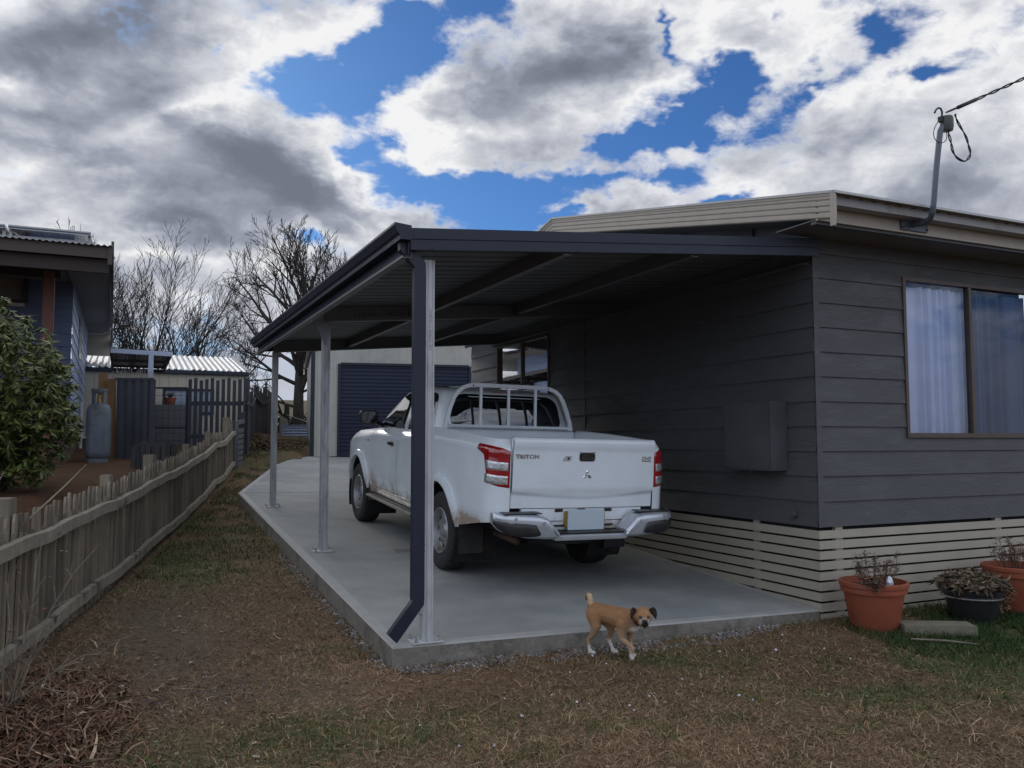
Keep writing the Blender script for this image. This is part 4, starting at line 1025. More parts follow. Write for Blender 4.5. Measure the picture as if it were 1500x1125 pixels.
        mb = MB(); mb.lathe([(.13, -q*w*.2), (.13, q*w*.2), (.0001, q*w*.2)], (0, 0, 0), 'x', 24); mb.build('brake_drum', UND, e)
    return R
truck()
# ------------------------------------------------------------------ garage at the end of the drive
def corr_sheet(mb, o, du, dv, nu, per, amp, up):
    """corrugated sheet: waves run along du (length |du|), straight along dv"""
    o, du, dv, up = map(Vector, (o, du, dv, up)); L = du.length; k = max(8, int(L/per*6)); G = []
    for i in range(k+1):
        p = o+du*(i/k)+up*(amp*math.sin(2*PI*i/k*L/per)); G.append([p, p+dv])
    mb.grid(G)
def rib_wall(mb, x0, x1, z0, z1f, y=0.0, per=.19):
    """vertical ribbed cladding in local xz, z1f(x) top"""
    x = x0; pr = []
    while x < x1:
        for a, d in ((0, 0), (.55, 0), (.62, -.010), (.88, -.010), (.95, 0)):
            if x+a*per < x1: pr.append((x+a*per, d))
        x += per
    pr.append((x1, 0)); G = [[(p[0], y+p[1], z0), (p[0], y+p[1], z1f(p[0]))] for p in pr]; mb.grid(G)
def garage():
    g0 = Vector((4.13, 20.5, 1.18)); R = empty('garage', g0, (0, 0, math.radians(-10))); tag(R, 'pale steel garage with navy roller door at the end of the concrete drive', 'garage')
    Wd = 4.75; ev = 2.72; ap = 3.45; dx0, dx1, dh = .66, 3.86, 2.26
    def top(x): return ev+(ap-ev)*(1-abs(x-Wd/2)/(Wd/2))
    mb = MB(); rib_wall(mb, .0, dx0, 0, top); rib_wall(mb, dx1, Wd, 0, top); rib_wall(mb, dx0, dx1, dh, top)
    mb.build('front_wall', M_SHEDW, R)
    mb = MB()
    for x in (0, Wd): mb.box(min(x, x-.01), x+.01, 0.02, 7, 0, ev)
    mb.build('side_wall', M_SHEDW, R)
    for xa in (-.05, Wd-.045): mb = MB(); mb.box(xa, xa+.095, -.03, .02, -.02, ev); mb.build('corner_trim', M_NAVY, R, bevel=.003)
    mb = MB(); mb.box(dx0-.07, dx0, -.03, .03, 0, dh); mb.box(dx1, dx1+.07, -.03, .03, 0, dh); mb.box(dx0, dx1, -.03, .03, dh-.03, dh+.03); mb.build('door_frame', M_NAVY, R, bevel=.003)
    mb = MB(); pr = []; z = 0
    while z < dh-.03:
        for a, d in ((0, 0), (.30, 0), (.42, .016), (.58, .016), (.70, 0)): pr.append((z+a*.092, d))
        z += .092
    mb.grid([[(dx0, .03+d, z), (dx1, .03+d, z)] for z, d in pr]); mb.build('roller_door', M_NAVYD, R)
    mb = MB(); mb.box(dx0+.01, dx1-.01, .005, .03, .0, .06); mb.build('door_bottom_rail', M_NAVY, R)
    for s in (0, 1):
        mb = MB(); xa = Wd/2; xb = -.1 if s == 0 else Wd+.1; zb_ = ev-.03
        mb.bar((xa, -.03, ap+.03), (xb, -.03, zb_), .10, .13); mb.build('rake_trim', M_NAVY, R)
    mb = MB(); mb.add([(-.12, -.05, ev+.0), (Wd/2, -.05, ap+.08), (Wd+.12, -.05, ev), (-.12, 7, ev), (Wd/2, 7, ap+.08), (Wd+.12, 7, ev)], [(0, 1, 4, 3), (1, 2, 5, 4)]); mb.build('roof', M_ROOF, R, solid=.02)
garage()

# ------------------------------------------------------------------ the neighbour's house
def neighbour_house():
    R = empty('neighbour_house', (-.85, 15.95, 1.2), (0, 0, math.radians(.7))); tag(R, 'blue weatherboard house with dark timber eaves and solar panels on the left', 'house')
    nb = siding_mat('blue_board_paint_shaded', (.095, .125, .215), 'x', .5); nbs = siding_mat('blue_board_paint_lit', (.34, .42, .60), 'y', .45)  # one paint: shaded front and brighter-lit side are put into the two colours
    BR = mat('brown_fascia', (.065, .050, .042), .7, var=.15, vscale=6); PB = mat('painted_post', (.155, .062, .045), .6, var=.25, vscale=6, col2=(.25, .20, .17), c2scale=7, c2lo=.66, c2hi=.72)
    def W_(x, y, z): return (x+.85, y-15.95, z-1.2)
    rows = [(1.63+.215*k-1.2, 1.63+.215*(k+1)-1.2) for k in range(14)]
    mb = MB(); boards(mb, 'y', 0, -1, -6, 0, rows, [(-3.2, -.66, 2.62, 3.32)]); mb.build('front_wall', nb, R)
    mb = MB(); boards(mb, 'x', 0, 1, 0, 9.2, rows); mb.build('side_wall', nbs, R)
    mb = MB(); mb.box(-6, -.02, .02, .1, -.5, .45); mb.box(-.1, -.02, .1, 9.2, -.5, .45); mb.build('brick_base', mat('dark_brick', (.10, .055, .045), .9, var=.4, vscale=9), R)
    f = MB(); f.box(-3.2, -.66, -.04, .03, 3.25, 3.32); f.box(-3.2, -.66, -.04, .03, 2.62, 2.68); f.box(-.74, -.66, -.04, .03, 2.68, 3.25); fr = f.build('window_frame', mat('dark_frame', (.02, .02, .022), .5), R)
    f = MB(); f.box(-3.2, -.74, .032, .04, 2.68, 3.25); f.build('blind', mat('beige_blind', (.17, .155, .125), .8), fr)
    f = MB(); f.box(-3.2, -.70, -.08, .0, 2.56, 2.615); f.build('window_sill', mat('pale_sill', (.40, .38, .36), .7), fr)
    f = MB(); f.box(.002, .02, 2.9, 4.2, 2.05, 2.85); f.build('side_window', mat('side_window_dark', (.05, .05, .055), .3), R)
    # roof over a deep verandah in front
    ex, ey = .60, -3.15
    def rz(y): return 3.04+.03*(y-ey)
    mb = MB(); mb.box(-6, ex-.03, ey, ey+.03, rz(ey)-.17, rz(ey)-.015); mb.box(ex-.06, ex-.0, ey-.02, ey+.0, rz(ey)-.26, rz(ey)-.0); mb.build('fascia', BR, R)
    mb = MB(); mb.box(-6, ex-.05, ey+.10, ey+.17, rz(ey)-.36, rz(ey)-.14); mb.build('verandah_beam', mat('dark_beam', (.035, .026, .022), .8), R)
    mb = MB(); corr_sheet(mb, (-6, ey-.06, rz(ey)+.0), (ex+6, 0, 0), (0, 12.6, .38), 0, .078, .010, (0, 0, 1)); mb.build('roof', M_ROOF, R, solid=.006)
    mb = MB(); mb.add([(-.02, ey+.2, rz(ey)-.14), (ex-.03, ey+.2, rz(ey)-.14), (ex-.03, 9.2, rz(9.2)-.14), (-.02, 9.2, rz(9.2)-.14)], [(0, 1, 2, 3)])
    mb.add([(-6, ey+.2, rz(ey)-.10), (-.02, ey+.2, rz(ey)-.10), (-.02, 0, rz(0)-.10), (-6, 0, rz(0)-.10)], [(0, 1, 2, 3)]); mb.build('soffit', mat('grey_soffit', (.15, .155, .16), .7, var=.1), R)
    mb = MB(); mb.box(ex-.02, ex+.015, ey, 9.3, rz(0)-.20, rz(0)-.02); mb.build('side_gutter', BR, R)
    mb = MB(); mb.box(-.02, ex-.04, 9.2, 9.25, rz(9)-.75, rz(9)-.1); mb.build('rear_return', M_CREAM, R)
    mb = MB(); mb.box(-.325, -.175, -1.82, -1.67, -.3, rz(-1.75)-.20); mb.build('verandah_post', PB, R, bevel=.006)
    mb = MB(); mb.box(-6, -.10, -1.80, -1.70, rz(-1.75)-.30, rz(-1.75)-.16); mb.build('verandah_rail', mat('dark_beam', (.035, .026, .022)), R)
    mb = MB(); mb.tube([(.03, 7.0, rz(7)-.35), (.30, 7.0, rz(7)-.36), (ex-.05, 7.0, rz(7)-.30), (ex-.04, 7.0, rz(7)-.18)], .012, 6); mb.tube([(.05, 4.5, -.4), (.05, 4.5, 1.2)], .04, 8); mb.build('waste_pipe', mat('white_pipe', (.55, .56, .57), .5), R)
    return R
neighbour_house()
for i, (x0, x1) in enumerate(((-3.35, -1.60), (-1.56, -.52))):
    y0, y1, z = 13.55, 15.1, 4.375
    o = empty('solar_panel', (x0, y0, z)); tag(o, ['solar panel on the blue house roof, further left one', 'solar panel on the blue house roof, nearer the roof corner'][i], 'solar panel', 'solar panels on the blue house')
    w = x1-x0; s = .03
    mb = MB(); V = []
    for yy, zz_ in ((0, 0), (y1-y0, .10)): V += [(0, yy, zz_+.16), (w, yy, zz_+.16), (w, yy, zz_+.20), (0, yy, zz_+.20)]
    mb.add(V, [(0, 1, 2, 3), (7, 6, 5, 4), (0, 4, 5, 1), (1, 5, 6, 2), (2, 6, 7, 3), (3, 7, 4, 0)]); mb.build('panel', mat('solar_glass', (.03, .035, .06), .1, var=0), o)
    mb = MB(); mb.box(0, w, -.004, .0, .155, .165); mb.box(0, w, -.006, .0, .19, .21); mb.build('panel_frame', M_GALV, o)
    mb = MB(); mb.box(.0, w+.06, .15, .19, .02, .10); mb.box(0, .04, .1, 1.3, 0, .16); mb.box(w-.04, w, .1, 1.3, 0, .16); mb.build('mounting_rail', M_GALV, o)

# ------------------------------------------------------------------ things in the neighbour's yard
def gas_bottle():
    x, y, z = -.40, 16.15, 1.17; R = empty('gas_cylinder', (x, y, z)); tag(R, 'tall grey gas cylinder standing beside the blue house', 'gas cylinder')
    m = mat('cylinder_paint', (.115, .135, .165), .5, metal=.2, var=.12, vscale=12, col2=(.085, .088, .095), c2scale=5)
    mb = MB(); mb.lathe([(.0001, .06), (.16, .06), (.195, .12), (.20, .20), (.20, .84), (.192, .92), (.165, .985), (.11, 1.02), (.05, 1.035), (.0001, 1.04)], n=36)
    mb.build('body', m, R, smooth=True)
    mb = MB(); mb.lathe([(.165, .0), (.17, .0), (.17, .085), (.165, .085)], n=30); mb.build('foot_ring', m, R, smooth=True, angle=40)
    mb = MB(); mb.lathe([(.125, 1.20), (.133, 1.21), (.133, 1.27), (.125, 1.275), (.118, 1.27), (.118, 1.21), (.125, 1.20)], n=30)
    for a in range(4):
        t = PI/4+a*PI/2; c, s = math.cos(t), math.sin(t); mb.bar((.125*c, .125*s, .98), (.125*c, .125*s, 1.22), .07, .012, up=(c, s, 0))
    mb.build('collar', m, R, smooth=True, angle=40)
    mb = MB(); mb.lathe([(.03, 1.03), (.03, 1.08), (.018, 1.09), (.018, 1.13), (.03, 1.135), (.03, 1.16), (.0001, 1.165)], n=12); mb.build('valve', mat('brass', (.45, .32, .12), .4, metal=.8), R, smooth=True, angle=40)
    P = MB(); 
    for i in range(6): P.box(-.42, .45, -.30+i*.11, -.22+i*.11, -.035, -.015)
    for yy in (-.28, 0, .26): P.box(-.42, .45, yy, yy+.06, -.12, -.036)
    o = P.build('wooden_pallet', mat('weathered_wood', (.12, .10, .085), .9, var=.3, vscale=9), None); o.location = (x, y, z); tag(o, 'small weathered pallet under the gas cylinder', 'pallet')
gas_bottle()
M_OLDW = mat('old_fence_timber', (.185, .156, .116), .9, var=.30, vscale=7, stretch=(1, 1, .25), bump=.5, bscale=35, col2=(.105, .090, .068), c2scale=3.0, c2lo=.45, c2hi=.75, island=.32)
M_OLDR = mat('old_rail_timber', (.24, .21, .163), .9, var=.25, vscale=9, bump=.5, bscale=30, col2=(.05, .048, .045), c2scale=2.6, c2lo=.56, c2hi=.66)
M_DKW = mat('dark_paling', (.036, .034, .036), .9, island=.35, var=.35, vscale=6, stretch=(1, 1, .2), bump=.4, bscale=30)
def timber(loc, rot, h, label, colr):
    mb = MB(); mb.box(-.075, .075, -.02, .02, 0, h); o = mb.build('timber_board', colr, None, bevel=.004); o.location = loc; o.rotation_euler = rot; tag(o, label, 'timber board', 'boards leaning by the blue house'); return o
tb = mat('new_timber', (.22, .12, .05), .8, var=.2, vscale=8, stretch=(1, 1, .2))
timber((-.43, 17.40, 1.2), (0.04, .03, .1), 1.60, 'left one of two orange timber boards stood up behind the gas cylinder', tb)
timber((-.20, 17.28, 1.2), (.05, -.02, -.1), 1.50, 'right one of two orange timber boards stood up behind the gas cylinder', tb)
# dark sheet fence panel
def sheet_panel():
    a = Vector((-.14, 17.10, 0)); b_ = Vector((.42, 16.86, 0)); d = (b_-a); L = d.length; R = empty('steel_fence_panel', (a.x, a.y, 1.1), (0, 0, math.atan2(d.y, d.x))); tag(R, 'charcoal ribbed steel fence panel behind the gas cylinder', 'fence')
    m = mat('charcoal_steel', (.055, .060, .072), .5, var=.15, vscale=4)
    mb = MB(); G = []; x = 0; per = .147
    while x < L:
        for q, dd in ((0, 0), (.3, 0), (.4, -.03), (.9, -.03)): G.append([(x+q*per, dd, 0), (x+q*per, dd, 1.58)])
        x += per
    mb.grid(G); mb.build('sheet', m, R)
    mb = MB(); mb.box(-.03, L+.05, -.04, .02, 1.57, 1.61); mb.build('top_rail', m, R)
    mb = MB(); mb.box(L+.02, L+.07, -.04, .02, 0, 1.60); mb.build('end_post', m, R)
sheet_panel()
def reed_screen():
    mb = MB(); rr = random.Random(3)
    for i in range(44):
        x = -.25+i*.0135*1.3; h = 2.86+rr.uniform(-.05, .10); mb.tube([(x, 17.9, 2.3), (x+rr.uniform(-.01, .01), 17.9, h)], .0048, 4, cap=False)
    o = mb.build('reed_screen', mat('dry_reed', (.30, .28, .23), .9, var=.2), None); tag(o, 'strip of thin dry reeds above the charcoal fence panel', 'reed screen')
reed_screen()
def pergola():
    m = mat('white_blue_timber', (.40, .45, .58), .5, var=.08); R = empty('pergola', (.5, 19.0, 1.2)); tag(R, 'pale timber pergola with clear corrugated roof beside the blue house', 'pergola')
    d = Vector((1.19, -.54)).normalized()
    def L(x, y, z): return (x-.5, y-19.0, z-1.2)
    mb = MB(); mb.bar(L(-.30, 19.0, 3.40), L(.88, 19.0, 3.37), .05, .095); mb.build('front_beam', m, R, bevel=.004)
    mb = MB(); mb.bar(L(.47, 19.0, 1.2), L(.47, 19.0, 3.40), .125, .10, up=(1, 0, 0)); mb.build('post', m, R, bevel=.006)
    mb = MB(); corr_sheet(mb, L(-.32, 19.0, 3.455), (1.22, 0, -.03), (0, 3.6, -.06), 0, .076, .012, (0, 0, 1)); mb.build('roof_sheet', mat('clear_sheeting', (.45, .47, .50), .5, var=.2, vscale=3), R)
    mb = MB()
    for t in (.0, .35, .70, 1.0): mb.bar(L(-.29+t*1.15, 19.03, 3.385), L(-.29+t*1.15, 22.6, 3.32), .045, .08)
    mb.build('rafters', mat('brown_rafter', (.13, .11, .10), .8), R)
    for t in (.35, .70, .99):
        p = Vector((-.30, 19.0+3.6*t, 3.33-.05*t)); mb = MB(); mb.bar(L(*p), L(p.x+1.18, p.y, p.z), .04, .06); mb.build('cross_batten', mat('brown_rafter', (.13, .11, .10)), R)
pergola()
def neighbour_shed():
    a = Vector((-1.6, 23.9, 1.48)); ang = 0.0; R = empty('garden_shed', a, (0, 0, ang)); tag(R, 'cream steel shed with corrugated zinc roof behind the slatted fence', 'shed')
    L = 4.55; cm = mat('shed_cream', (.46, .42, .33), .55, var=.05)
    mb = MB(); x = 0; G = []
    while x < L:
        for q, d in ((0, 0), (.9, 0), (.93, .012), (.97, .012)): G.append([(x+q*.22, d, 0), (x+q*.22, d, 1.92)])
        x += .22
    mb.grid(G); mb.build('front_wall', cm, R)
    mb = MB(); mb.box(L-.01, L+.01, 0, 3.6, 0, 1.9); mb.build('side_wall', cm, R)
    mb = MB(); mb.box(-.1, L+.10, -.11, .0, 1.86, 1.955); mb.build('gutter', M_NAVY, R, bevel=.004)
    mb = MB(); corr_sheet(mb, (-.1, -.10, 1.97), (L+.2, 0, 0), (0, 3.7, .72), 0, .15, .018, (0, 0, 1)); mb.build('roof', mat('zinc_roof', (.42, .42, .42), .45, metal=.3, var=.08), R)
    mb = MB(); mb.bar((L+.06, -.10, 1.99), (L+.06, 3.6, 2.71), .10, .03); mb.build('roof_edge_cap', M_ROOF, R)
    f = MB(); f.box(2.50, 3.78, -.03, .02, 1.40, 1.47); f.box(2.50, 3.78, -.03, .02, .78, .85); f.box(2.50, 2.57, -.03, .02, .85, 1.40); f.box(3.71, 3.78, -.03, .02, .85, 1.40); f.box(3.1, 3.16, -.03, .02, .85, 1.40); fr = f.build('window_frame', M_NAVY, R)
    f = MB(); f.box(2.57, 3.71, -.005, .0, .85, 1.40); f.build('window_pane', mat('shed_pane', (.22, .26, .32), .1), fr)
neighbour_shed()
def slat_fence():
    a = Vector((1.27, 19.78)); b_ = Vector((2.42, 19.24)); d = b_-a; L = d.length; R = empty('slatted_fence', (a.x, a.y, 1.25), (0, 0, math.atan2(d.y, d.x))); tag(R, 'dark slatted timber fence with gaps in front of the cream shed', 'fence')
    m = mat('dark_slat', (.040, .043, .055), .7, var=.2, vscale=5)
    mb = MB()
    for i in range(11):
        x = i*L/10.4; h = 1.66+.03*math.sin(i*2.1); mb.box(x, x+.072, -.02, 0, .05, h)
    mb.build('slats', m, R)
    for z in (.35, 1.08): 
        mb = MB(); mb.box(0, L, .002, .045, z, z+.09); mb.build('rail', m, R)
    mb = MB(); mb.box(L-.02, L+.06, -.03, .06, 0, 1.68); mb.build('post', m, R)
slat_fence()
def wire_gate():
    a = Vector((.40, 20.18)); b_ = Vector((1.24, 19.80)); d = b_-a; L = d.length; R = empty('wire_gate', (a.x, a.y, 1.22), (0, 0, math.atan2(d.y, d.x))); tag(R, 'black steel mesh gate between the charcoal panel and the slatted fence', 'gate')
    mb = MB()
    for p, q in (((0, 0, 0), (0, 0, 1.5)), ((L, 0, 0), (L, 0, 1.5)), ((0, 0, 1.5), (L, 0, 1.5)), ((0, 0, .02), (L, 0, .02)), ((0, 0, .62), (L, 0, .62))): mb.bar(p, q, .035, .035, up=(0, 1, 0))
    mb.build('gate_frame', mat('gate_black', (.018, .02, .03), .5), R)
    mb = MB()
    for i in range(1, 7): mb.tube([(L*i/7, 0, 0), (L*i/7, 0, 1.5)], .004, 4, cap=False)
    for i in range(1, 9): mb.tube([(0, 0, 1.5*i/9), (L, 0, 1.5*i/9)], .004, 4, cap=False)
    mb.build('mesh', mat('gate_black', (.018, .02, .03)), R)
    mb = MB(); mb.box(-.05, .02, -.03, .02, .95, 1.02); mb.box(-.05, .02, -.03, .02, .3, .37); mb.build('hinges', mat('gate_black', (.018, .02, .03)), R)
wire_gate()
mb = MB(); mb.box(0, .95, 0, .8, 0, 1.02); o = mb.build('water_tank', mat('grey_block', (.16, .165, .165), .9, var=.15, vscale=5), None, bevel=.03); o.location = (.55, 21.75, 1.4); o.rotation_euler = (0, 0, -.43); tag(o, 'grey square tank behind the mesh gate', 'tank')
def flower_pot(x, y, z, r, h, m, label, group=None, name='flower_pot', rimh=.22, top=1.0):
    mb = MB(); a = .66*r
    mb.lathe([(.0001, 0), (a, 0), (a+.01, .012), (r*.90, h*(1-rimh)-.01), (r*.915, h*(1-rimh)), (r*.985, h*(1-rimh)+.004), (r, h*(1-rimh)+.02), (r*.99, h*.90), (r*1.035, h*.905), (r*1.045, h*.93), (r*1.045, h*.985), (r*1.02, h), (r*.96, h), (r*.93, h*.9), (r*.92, h*.86)], n=56)
    o = mb.build(name, m, None, smooth=True, angle=38); o.location = (x, y, z); tag(o, label, 'flower pot', group)
    s = MB(); s.lathe([(r*.925, h*.87), (r*.6, h*.885), (.0001, h*.89)], n=30); s.build('potting_soil', mat('potting_soil', (.04, .03, .023), .95, var=.4, vscale=30, bump=.8), o)
    return o
M_TERRA = mat('terracotta', (.28, .078, .040), .8, var=.16, vscale=7, bump=.2, bscale=50, col2=(.20, .075, .05), c2scale=3.5, c2lo=.5, c2hi=.72, spec=.3)
flower_pot(.99, 21.9, 2.43, .15, .17, M_TERRA, 'small terracotta pot on top of the grey tank')
mb = MB(); rr = random.Random(4)
for i in range(26): mb.tube([(0, 0, 0), (rr.uniform(-.08, .08), rr.uniform(-.08, .08), rr.uniform(.05, .14)), (rr.uniform(-.15, .15), rr.uniform(-.12, .12), rr.uniform(.06, .2))], [.008, .006, .002], 4)
o = mb.build('succulent', mat('dark_leaf', (.03, .035, .02), .8), None); o.location = (.99, 21.9, 2.58); tag(o, 'dark scraggly plant in the small pot on the tank', 'plant')

# ------------------------------------------------------------------ fences
def interp_path(pts, step):
    out = []; pts = [Vector(p) for p in pts]
    for a, b_ in zip(pts[:-1], pts[1:]):
        L = (b_-a).length; k = max(1, int(L/step))
        for i in range(k): out.append(a+(b_-a)*i/k)
    out.append(pts[-1]); return out
def picket_fence():
    R = empty('picket_fence', (0, 8.5, .2)); off = -Vector(R.location); tag(R, 'low weathered grey picket fence with sagging rails along the left boundary', 'fence')
    rr = random.Random(12); pts = [p for p in FENCE if p[1] < 18]; path = interp_path([(x, y) for x, y in pts], .02)
    cum = [0]
    for a, b_ in zip(path[:-1], path[1:]): cum.append(cum[-1]+(b_-a).length)
    def at(s):
        i = min(max(int(np.searchsorted(cum, s))-1, 0), len(path)-2); t = (s-cum[i])/(cum[i+1]-cum[i]); p = path[i]+(path[i+1]-path[i])*t; d = (path[i+1]-path[i]).normalized(); return p, d
    L = cum[-1]
    def gz(p): return float(np.interp(p.y, [2, 5.46, 8.5, 11.6, 14.6, 17.9], [.06, .13, .25, .44, .69, .98]))
    def wave(s): return .008*math.sin(s*.9+.5)+.006*math.sin(s*2.6)-.045*math.exp(-((s-14.2)/.8)**2)+.03*math.exp(-((s-12.6)/.5)**2)
    # pickets in bays
    bays = np.arange(0, L, 2.4)
    for bi, b0 in enumerate(bays):
        mb = MB(); s = b0
        while s < min(b0+2.4, L-.02):
            p, d = at(s); q = Vector((-d.y, d.x)); g = gz(p)+wave(s); h = .93+rr.uniform(-.02, .02); wd = .060; ln = rr.uniform(-.02, .02); ln2 = rr.uniform(-.012, .012)
            for lay, (o_, hh, ds) in enumerate(((.052, h, 0), (.033, h-.12+rr.uniform(-.03, .03), .057))):
                c = p+q*o_+d*ds; tw = wd*.5*(1 if lay == 0 else .62)
                pr = [(-tw, -.02), (tw, -.02), (tw, hh-.05), (tw*.55, hh), (-tw*.55, hh), (-tw, hh-.05)]
                V = []
                for oo in (0, .016):
                    for a, z in pr: 
                        w = c+d*(a+ln*z)+q*(oo+ln2*z); V.append((w.x+off.x, w.y+off.y, g+z+off.z))
                mb.add(V, [(0, 1, 2, 3, 4, 5), (11, 10, 9, 8, 7, 6)]+[(i, (i+1) % 6+0, (i+1) % 6+6, i+6)[::-1] for i in range(6)])
            s += .118+rr.uniform(-.012, .012)
        mb.build('picket_panel', M_OLDW, R)
    for (z0, hh, tk, drop) in ((.69, .085, .045, 0), (.07, .085, .045, 0)):
        for b0 in bays:
            e = min(b0+2.4, L); ss = np.linspace(b0+.005, e-.005, 14); G = []
            for s in ss:
                p, d = at(s); q = Vector((-d.y, d.x)); g = gz(p)+wave(s)+off.z+z0+.006*math.sin(s*7)
                G.append([(p.x+off.x+q.x*a, p.y+off.y+q.y*a, g+b_) for a, b_ in ((.030, 0), (-.015, 0.003), (-.015, hh), (.030, hh+.004), (.030, 0))])
            mb = MB(); mb.grid(G); mb.add(G[0][:4], [(0, 1, 2, 3)]); mb.add(G[-1][:4], [(3, 2, 1, 0)]); mb.build('rail', M_OLDR, R)
    for s, w, h in ((3.78, .13, 1.02), (6.2, .11, .98), (8.0, .14, 1.03), (10.4, .10, .98), (12.6, .10, 1.0), (15.3, .14, 1.08), (15.8, .11, 1.0)):
        if s > L: continue
        p, d = at(s); q = Vector((-d.y, d.x)); c = p+q*.13; g = gz(p); mb = MB(); mb.bar((c.x+off.x, c.y+off.y, g-.2+off.z), (c.x+off.x, c.y+off.y, g+h+off.z), w, w*.8, up=(q.x, q.y, 0)); mb.build('post', M_OLDW, R, bevel=.006)
picket_fence()
def tall_fence():
    R = empty('paling_fence', (3.2, 23, 1.5)); off = -Vector(R.location); tag(R, 'tall dark paling fence with uneven tops beyond the picket fence', 'fence')
    rr = random.Random(5); path = interp_path([(2.30, 18.6), (2.72, 20.9), (4.0, 26.5), (5.0, 31)], .115); mb = MB()
    for i, p in enumerate(path[:-1]):
        d = (path[i+1]-p).normalized(); q = Vector((-d.y, d.x)); g = float(ground_z(p.x+.3, p.y)); h = 1.42+.10*math.sin(i*.23)+rr.uniform(-.10, .10)-(rr.random() < .06)*.25-.02*max(0, p.y-24)
        w = .055; ln = rr.uniform(-.03, .03); V = []
        for oo in (0, .014):
            for a, z in ((-w, -.1), (w, -.1), (w, h), (-w, h-rr.uniform(-.02, .03))): c = p+d*(a+ln*z)+q*(oo+rr.uniform(-.006, .006)); V.append((c.x+off.x, c.y+off.y, g+z+off.z))
        mb.add(V, [(0, 1, 2, 3), (7, 6, 5, 4), (0, 4, 5, 1), (1, 5, 6, 2), (2, 6, 7, 3), (3, 7, 4, 0)])
    mb.build('palings', M_DKW, R)
    for k, (s0, s1, z0, z1) in enumerate((((2.34, 18.7), (2.95, 22.0), 1.30, 1.15), ((2.95, 22.0), (3.9, 26.0), 1.22, 1.05))):
        mb = MB(); pts = []
        for t in np.linspace(0, 1, 8):
            x = s0[0]+(s1[0]-s0[0])*t+.05; y = s0[1]+(s1[1]-s0[1])*t; pts.append((x+off.x, y+off.y, float(ground_z(x+.3, y))+z0+(z1-z0)*t-.16*math.sin(PI*t)+off.z))
        for a, b_ in zip(pts[:-1], pts[1:]): mb.bar(a, b_, .04, .07)
        mb.build('sagging_rail', M_DKW, R)
    mb = MB(); mb.bar((2.25+off.x, 18.5+off.y, .9+off.z), (2.25+off.x, 18.5+off.y, 2.15+off.z), .12, .12, up=(0, 1, 0)); mb.build('post', M_DKW, R)
tall_fence()
def infill():
    a = Vector((2.08, 17.95)); b_ = Vector((2.28, 18.45)); mb = MB()
    for i in range(7): z = 1.05+i*.115; mb.bar((a.x, a.y, z), (b_.x, b_.y, z+.04), .02, .09)
    mb.bar((a.x-.0, a.y-.03, .9), (a.x, a.y-.03, 1.95), .08, .08, up=(0, 1, 0)); mb.bar((a.x-.05, a.y, 1.90), (b_.x, b_.y, 1.96), .05, .08); mb.bar((a.x, a.y, .98), (b_.x, b_.y, 1.10), .05, .08)
    o = mb.build('short_fence_infill', mat('grey_slat', (.10, .10, .105), .8, var=.2), None); tag(o, 'short panel of grey horizontal slats between the picket and paling fences', 'fence')
infill()
mb = MB(); rr = random.Random(8)
for i in range(9): mb.bar((i*.075, rr.uniform(-.02, .02), 0), (i*.075+rr.uniform(-.02, .02), 0, .42+rr.uniform(-.05, .07)), .07, .09, up=(0, 1, 0))
o = mb.build('timber_edging', M_DKW, None); o.location = (.15, 14.3, 1.08); o.rotation_euler = (0, 0, -.35); tag(o, 'row of short dark upright logs behind the picket fence', 'garden edging')
def raised_bed():
    R = empty('raised_bed', (4.30, 25.6, 1.66), (0, 0, -.42)); tag(R, 'low corrugated steel garden bed on the grass behind the carport', 'garden bed'); m = mat('blue_zinc', (.34, .38, .48), .4, metal=.4, var=.1)
    mb = MB(); G = []
    for i in range(49):
        z = i/48*.36; d = .018*math.sin(i/48*2*PI*4.5); G.append([(0, d, z), (.80, d, z)])
    mb.grid(G); mb.build('front_sheet', m, R, smooth=True)
    mb = MB(); G = [[(.80+.018*math.sin(i/48*2*PI*4.5), 0, i/48*.36), (.80+.018*math.sin(i/48*2*PI*4.5), .8, i/48*.36)] for i in range(49)]; mb.grid(G); mb.build('side_sheet', m, R, smooth=True)
    mb = MB(); mb.box(-.03, .02, -.03, .02, 0, .38); mb.box(.78, .83, -.03, .02, 0, .38); mb.box(-.03, .83, -.025, .015, .36, .38); mb.build('corner_posts', m, R)
    mb = MB(); mb.box(.02, .78, .02, .78, .28, .31); mb.build('bed_soil', mat('potting_soil', (.04, .03, .023)), R)
raised_bed()
mb = MB(); mb.add([(0, 0, 0), (.34, 0, 0), (.22, .08, .48), (.02, .08, .60), (0, .03, 0), (.34, .03, 0), (.22, .11, .48), (.02, .11, .60)], [(0, 1, 2, 3), (7, 6, 5, 4), (0, 4, 5, 1), (1, 5, 6, 2), (2, 6, 7, 3), (3, 7, 4, 0)])
o = mb.build('scrap_board', mat('pale_scrap', (.20, .18, .145), .8), None); o.location = (4.32, 26.4, 1.75); o.rotation_euler = (0, 0, -.3); tag(o, 'beige sheet of scrap board leaning behind the corrugated garden bed', 'board')
mb = MB(); mb.tube([(4.75, 27.6, 1.7), (4.72, 27.5, 2.75)], .085, 7); o = mb.build('strainer_post', M_DKW, None); tag(o, 'short dark timber post in front of the big bare tree', 'post')
mb = MB(); mb.tube([(4.30, 26.9, 2.85), (4.55, 27.2, 2.3), (4.80, 27.4, 1.8)], [.03, .045, .06], 6); o = mb.build('fallen_branch', M_DKW, None); tag(o, 'dark branch propped against the short post', 'branch')
mb = MB(); mb.tube([(4.72, 27.5, 2.40), (4.9, 25.9, 2.2), (5.0, 24.4, 2.02)], .012, 5); o = mb.build('wire_line', mat('pale_wire', (.30, .30, .30), .6), None); tag(o, 'thin pale line strung from the short post to the garage', 'wire')

